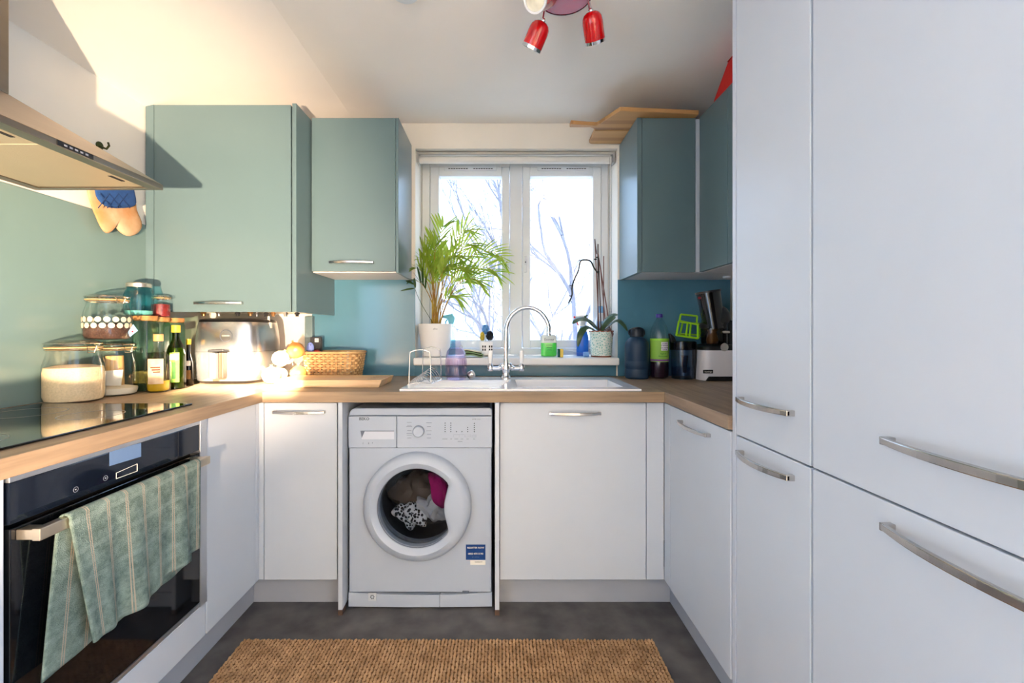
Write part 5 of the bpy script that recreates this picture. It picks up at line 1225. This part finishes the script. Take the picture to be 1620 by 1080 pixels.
# ------------------------------------------------------------------ jute rug
rg = thing('jute_rug', 'natural woven jute rug on the dark floor', 'rug', (-.19, 1.1, 0))
RX0, RX1, RY0, RY1 = -.948, .570, .62, 1.642
m_jute = pm('jute', (186,150,112), .95, col2=(142,108,74), scale=22, bump=.6, bscale=220, detail=5)
build('backing', MB().box(RX0+.003, RX1-.003, RY0+.003, RY1-.003, .0005, .006), pm('jute_dark', (120,84,50), .95), rg)
rr = random.Random(5); nx, ny = 122, 84; v = []; f = []
for j in range(ny):
    for i in range(nx):
        cx = RX0+(RX1-RX0)*(i+.5)/nx+rr.uniform(-.0012,.0012); cy = RY0+(RY1-RY0)*(j+.5)/ny+rr.uniform(-.0008,.0008)
        a = .0068; b_ = .0062; h = .0125+rr.uniform(-.002,.002); sk_ = .003*(1 if (i+j) % 2 else -1); n0 = len(v)
        v += [(cx-a,cy-b_*.5+sk_,.005),(cx-a*.3,cy-b_,.005),(cx+a*.6,cy-b_*.8,.005),(cx+a,cy+b_*.5-sk_,.005),(cx+a*.3,cy+b_,.005),(cx-a*.6,cy+b_*.8,.005),
              (cx-a*.45,cy-b_*.2+sk_*.6,h),(cx+a*.45,cy+b_*.2-sk_*.6,h)]
        f += [(n0,n0+1,n0+6),(n0+1,n0+2,n0+7,n0+6),(n0+2,n0+3,n0+7),(n0+3,n0+4,n0+7),(n0+4,n0+5,n0+6,n0+7),(n0+5,n0,n0+6)]
o = build('weave', MB().add(v, f), m_jute, rg, smooth=True, fixn=False); o['kind'] = 'stuff'

# ------------------------------------------------------------------ bare trees outside
m_bark = pm('frosted_bark', (140,138,150), .9, var=.12, scale=6)
def tree(label, x, y, z0, H, r0, seed, spread=.55, depth=5, lb=None):
    rd = random.Random(seed); t = thing('bare_tree', label, 'tree', (x, y, z0), 'bare garden trees'); tw = MB(); lim = []
    def grow(p, d_, L, r, lev):
        pts = [p]; n = 4
        for k in range(n):
            d_ = (d_+Vector((rd.uniform(-.16,.16), rd.uniform(-.16,.16), rd.uniform(-.05,.12)))).normalized(); pts.append(pts[-1]+d_*L/n)
        rs = [r*(1-.38*k/n) for k in range(n+1)]
        if lev <= 1: lim.append((pts, rs))
        else: tw.tube(pts, rs, 4 if lev > 2 else 5, caps=False)
        if lev >= depth: return
        nb = 3 if lev < 2 else rd.choice((2,3,3))
        for k in range(nb):
            a = rd.uniform(0, 6.28); e1 = d_.orthogonal().normalized(); e2 = d_.cross(e1); s_ = rd.uniform(.45,.95)*spread*1.5
            nd = (d_+(e1*math.cos(a)+e2*math.sin(a))*s_+Vector((0,0,.12))).normalized(); q = pts[-1] if k == 0 else pts[rd.choice((2,3,4))]
            grow(q, nd, (lb if lev == 0 and lb else L)*rd.uniform(.62,.86), r*rd.uniform(.56,.70), lev+1)
    grow(Vector((x,y,z0)), Vector((0,0,1)), H, r0, 0)
    for i, (pts, rs) in enumerate(lim): build('trunk' if i == 0 else 'limb', MB().tube(pts, rs, 8), m_bark, t, smooth=True)
    o = build('twigs', tw, m_bark, t, fixn=False); o['kind'] = 'stuff'
tree('bare pale tree with forked trunk seen through the right window pane', .80, 7.2, -2.5, 4.7, .075, 12, .5, 7, 1.5)
tree('slim bare tree at the right edge of the right window pane', 1.95, 10.0, -2.5, 4.4, .08, 21, .5, 6, 1.8)
tree('twiggy bare tree seen through the lower left window pane', -.45, 13.0, -2.5, 3.0, .06, 33, .6, 7, 1.7)
tree('distant bare tree filling the middle of the window view', 1.0, 17.0, -2.5, 4.0, .09, 44, .6, 7, 2.2)
tree('thin bare tree in the middle of the right window pane', 1.35, 12.0, -2.5, 3.6, .055, 63, .6, 7, 1.5)
tree('distant bare tree low behind the soap bottle', 2.6, 18.0, -2.5, 3.4, .08, 51, .6, 7, 2.0)

# ------------------------------------------------------------------ added lamp behind the camera, standing in for reflected sun
LP = Vector((-.18, -1.0, .78)); ld = Vector((-.43, 1.0, .265)).normalized()
fl = thing('sun_bounce_lamp', 'unseen added spot lamp imitating sun reflected onto the boiler cupboard', 'lamp', (LP.x, LP.y, 0))
build('base', MB().lathe([(.12,0),(.12,.012),(.02,.02)], 32, (LP.x, LP.y-.09, 0)), m_black, fl, smooth=True)
build('pole', MB().tube([(LP.x, LP.y-.09, .018), (LP.x, LP.y-.09, .74)], .009, 10), m_black, fl, smooth=True)
M = Matrix.Translation(LP) @ ld.to_track_quat('Z', 'Y').to_matrix().to_4x4()
build('shade', MB().lathe([(.018,-.12),(.04,-.11),(.055,-.06),(.062,.03)], 28, cap1=False).xf(M), m_black, fl, smooth=True, solid=.002)
sd = bpy.data.lights.new('sun_bounce_spot', 'SPOT'); so_ = bpy.data.objects.new('sun_bounce_spot', sd); COL.objects.link(so_); so_.parent = fl
so_.location = Vector((0, 0, LP.z))-ld*0.0; so_.rotation_euler = ld.to_track_quat('-Z', 'Y').to_euler()
sd.energy = 225; sd.color = (1.0, .74, .50); sd.spot_size = math.radians(40); sd.spot_blend = 1.0; sd.shadow_soft_size = .02
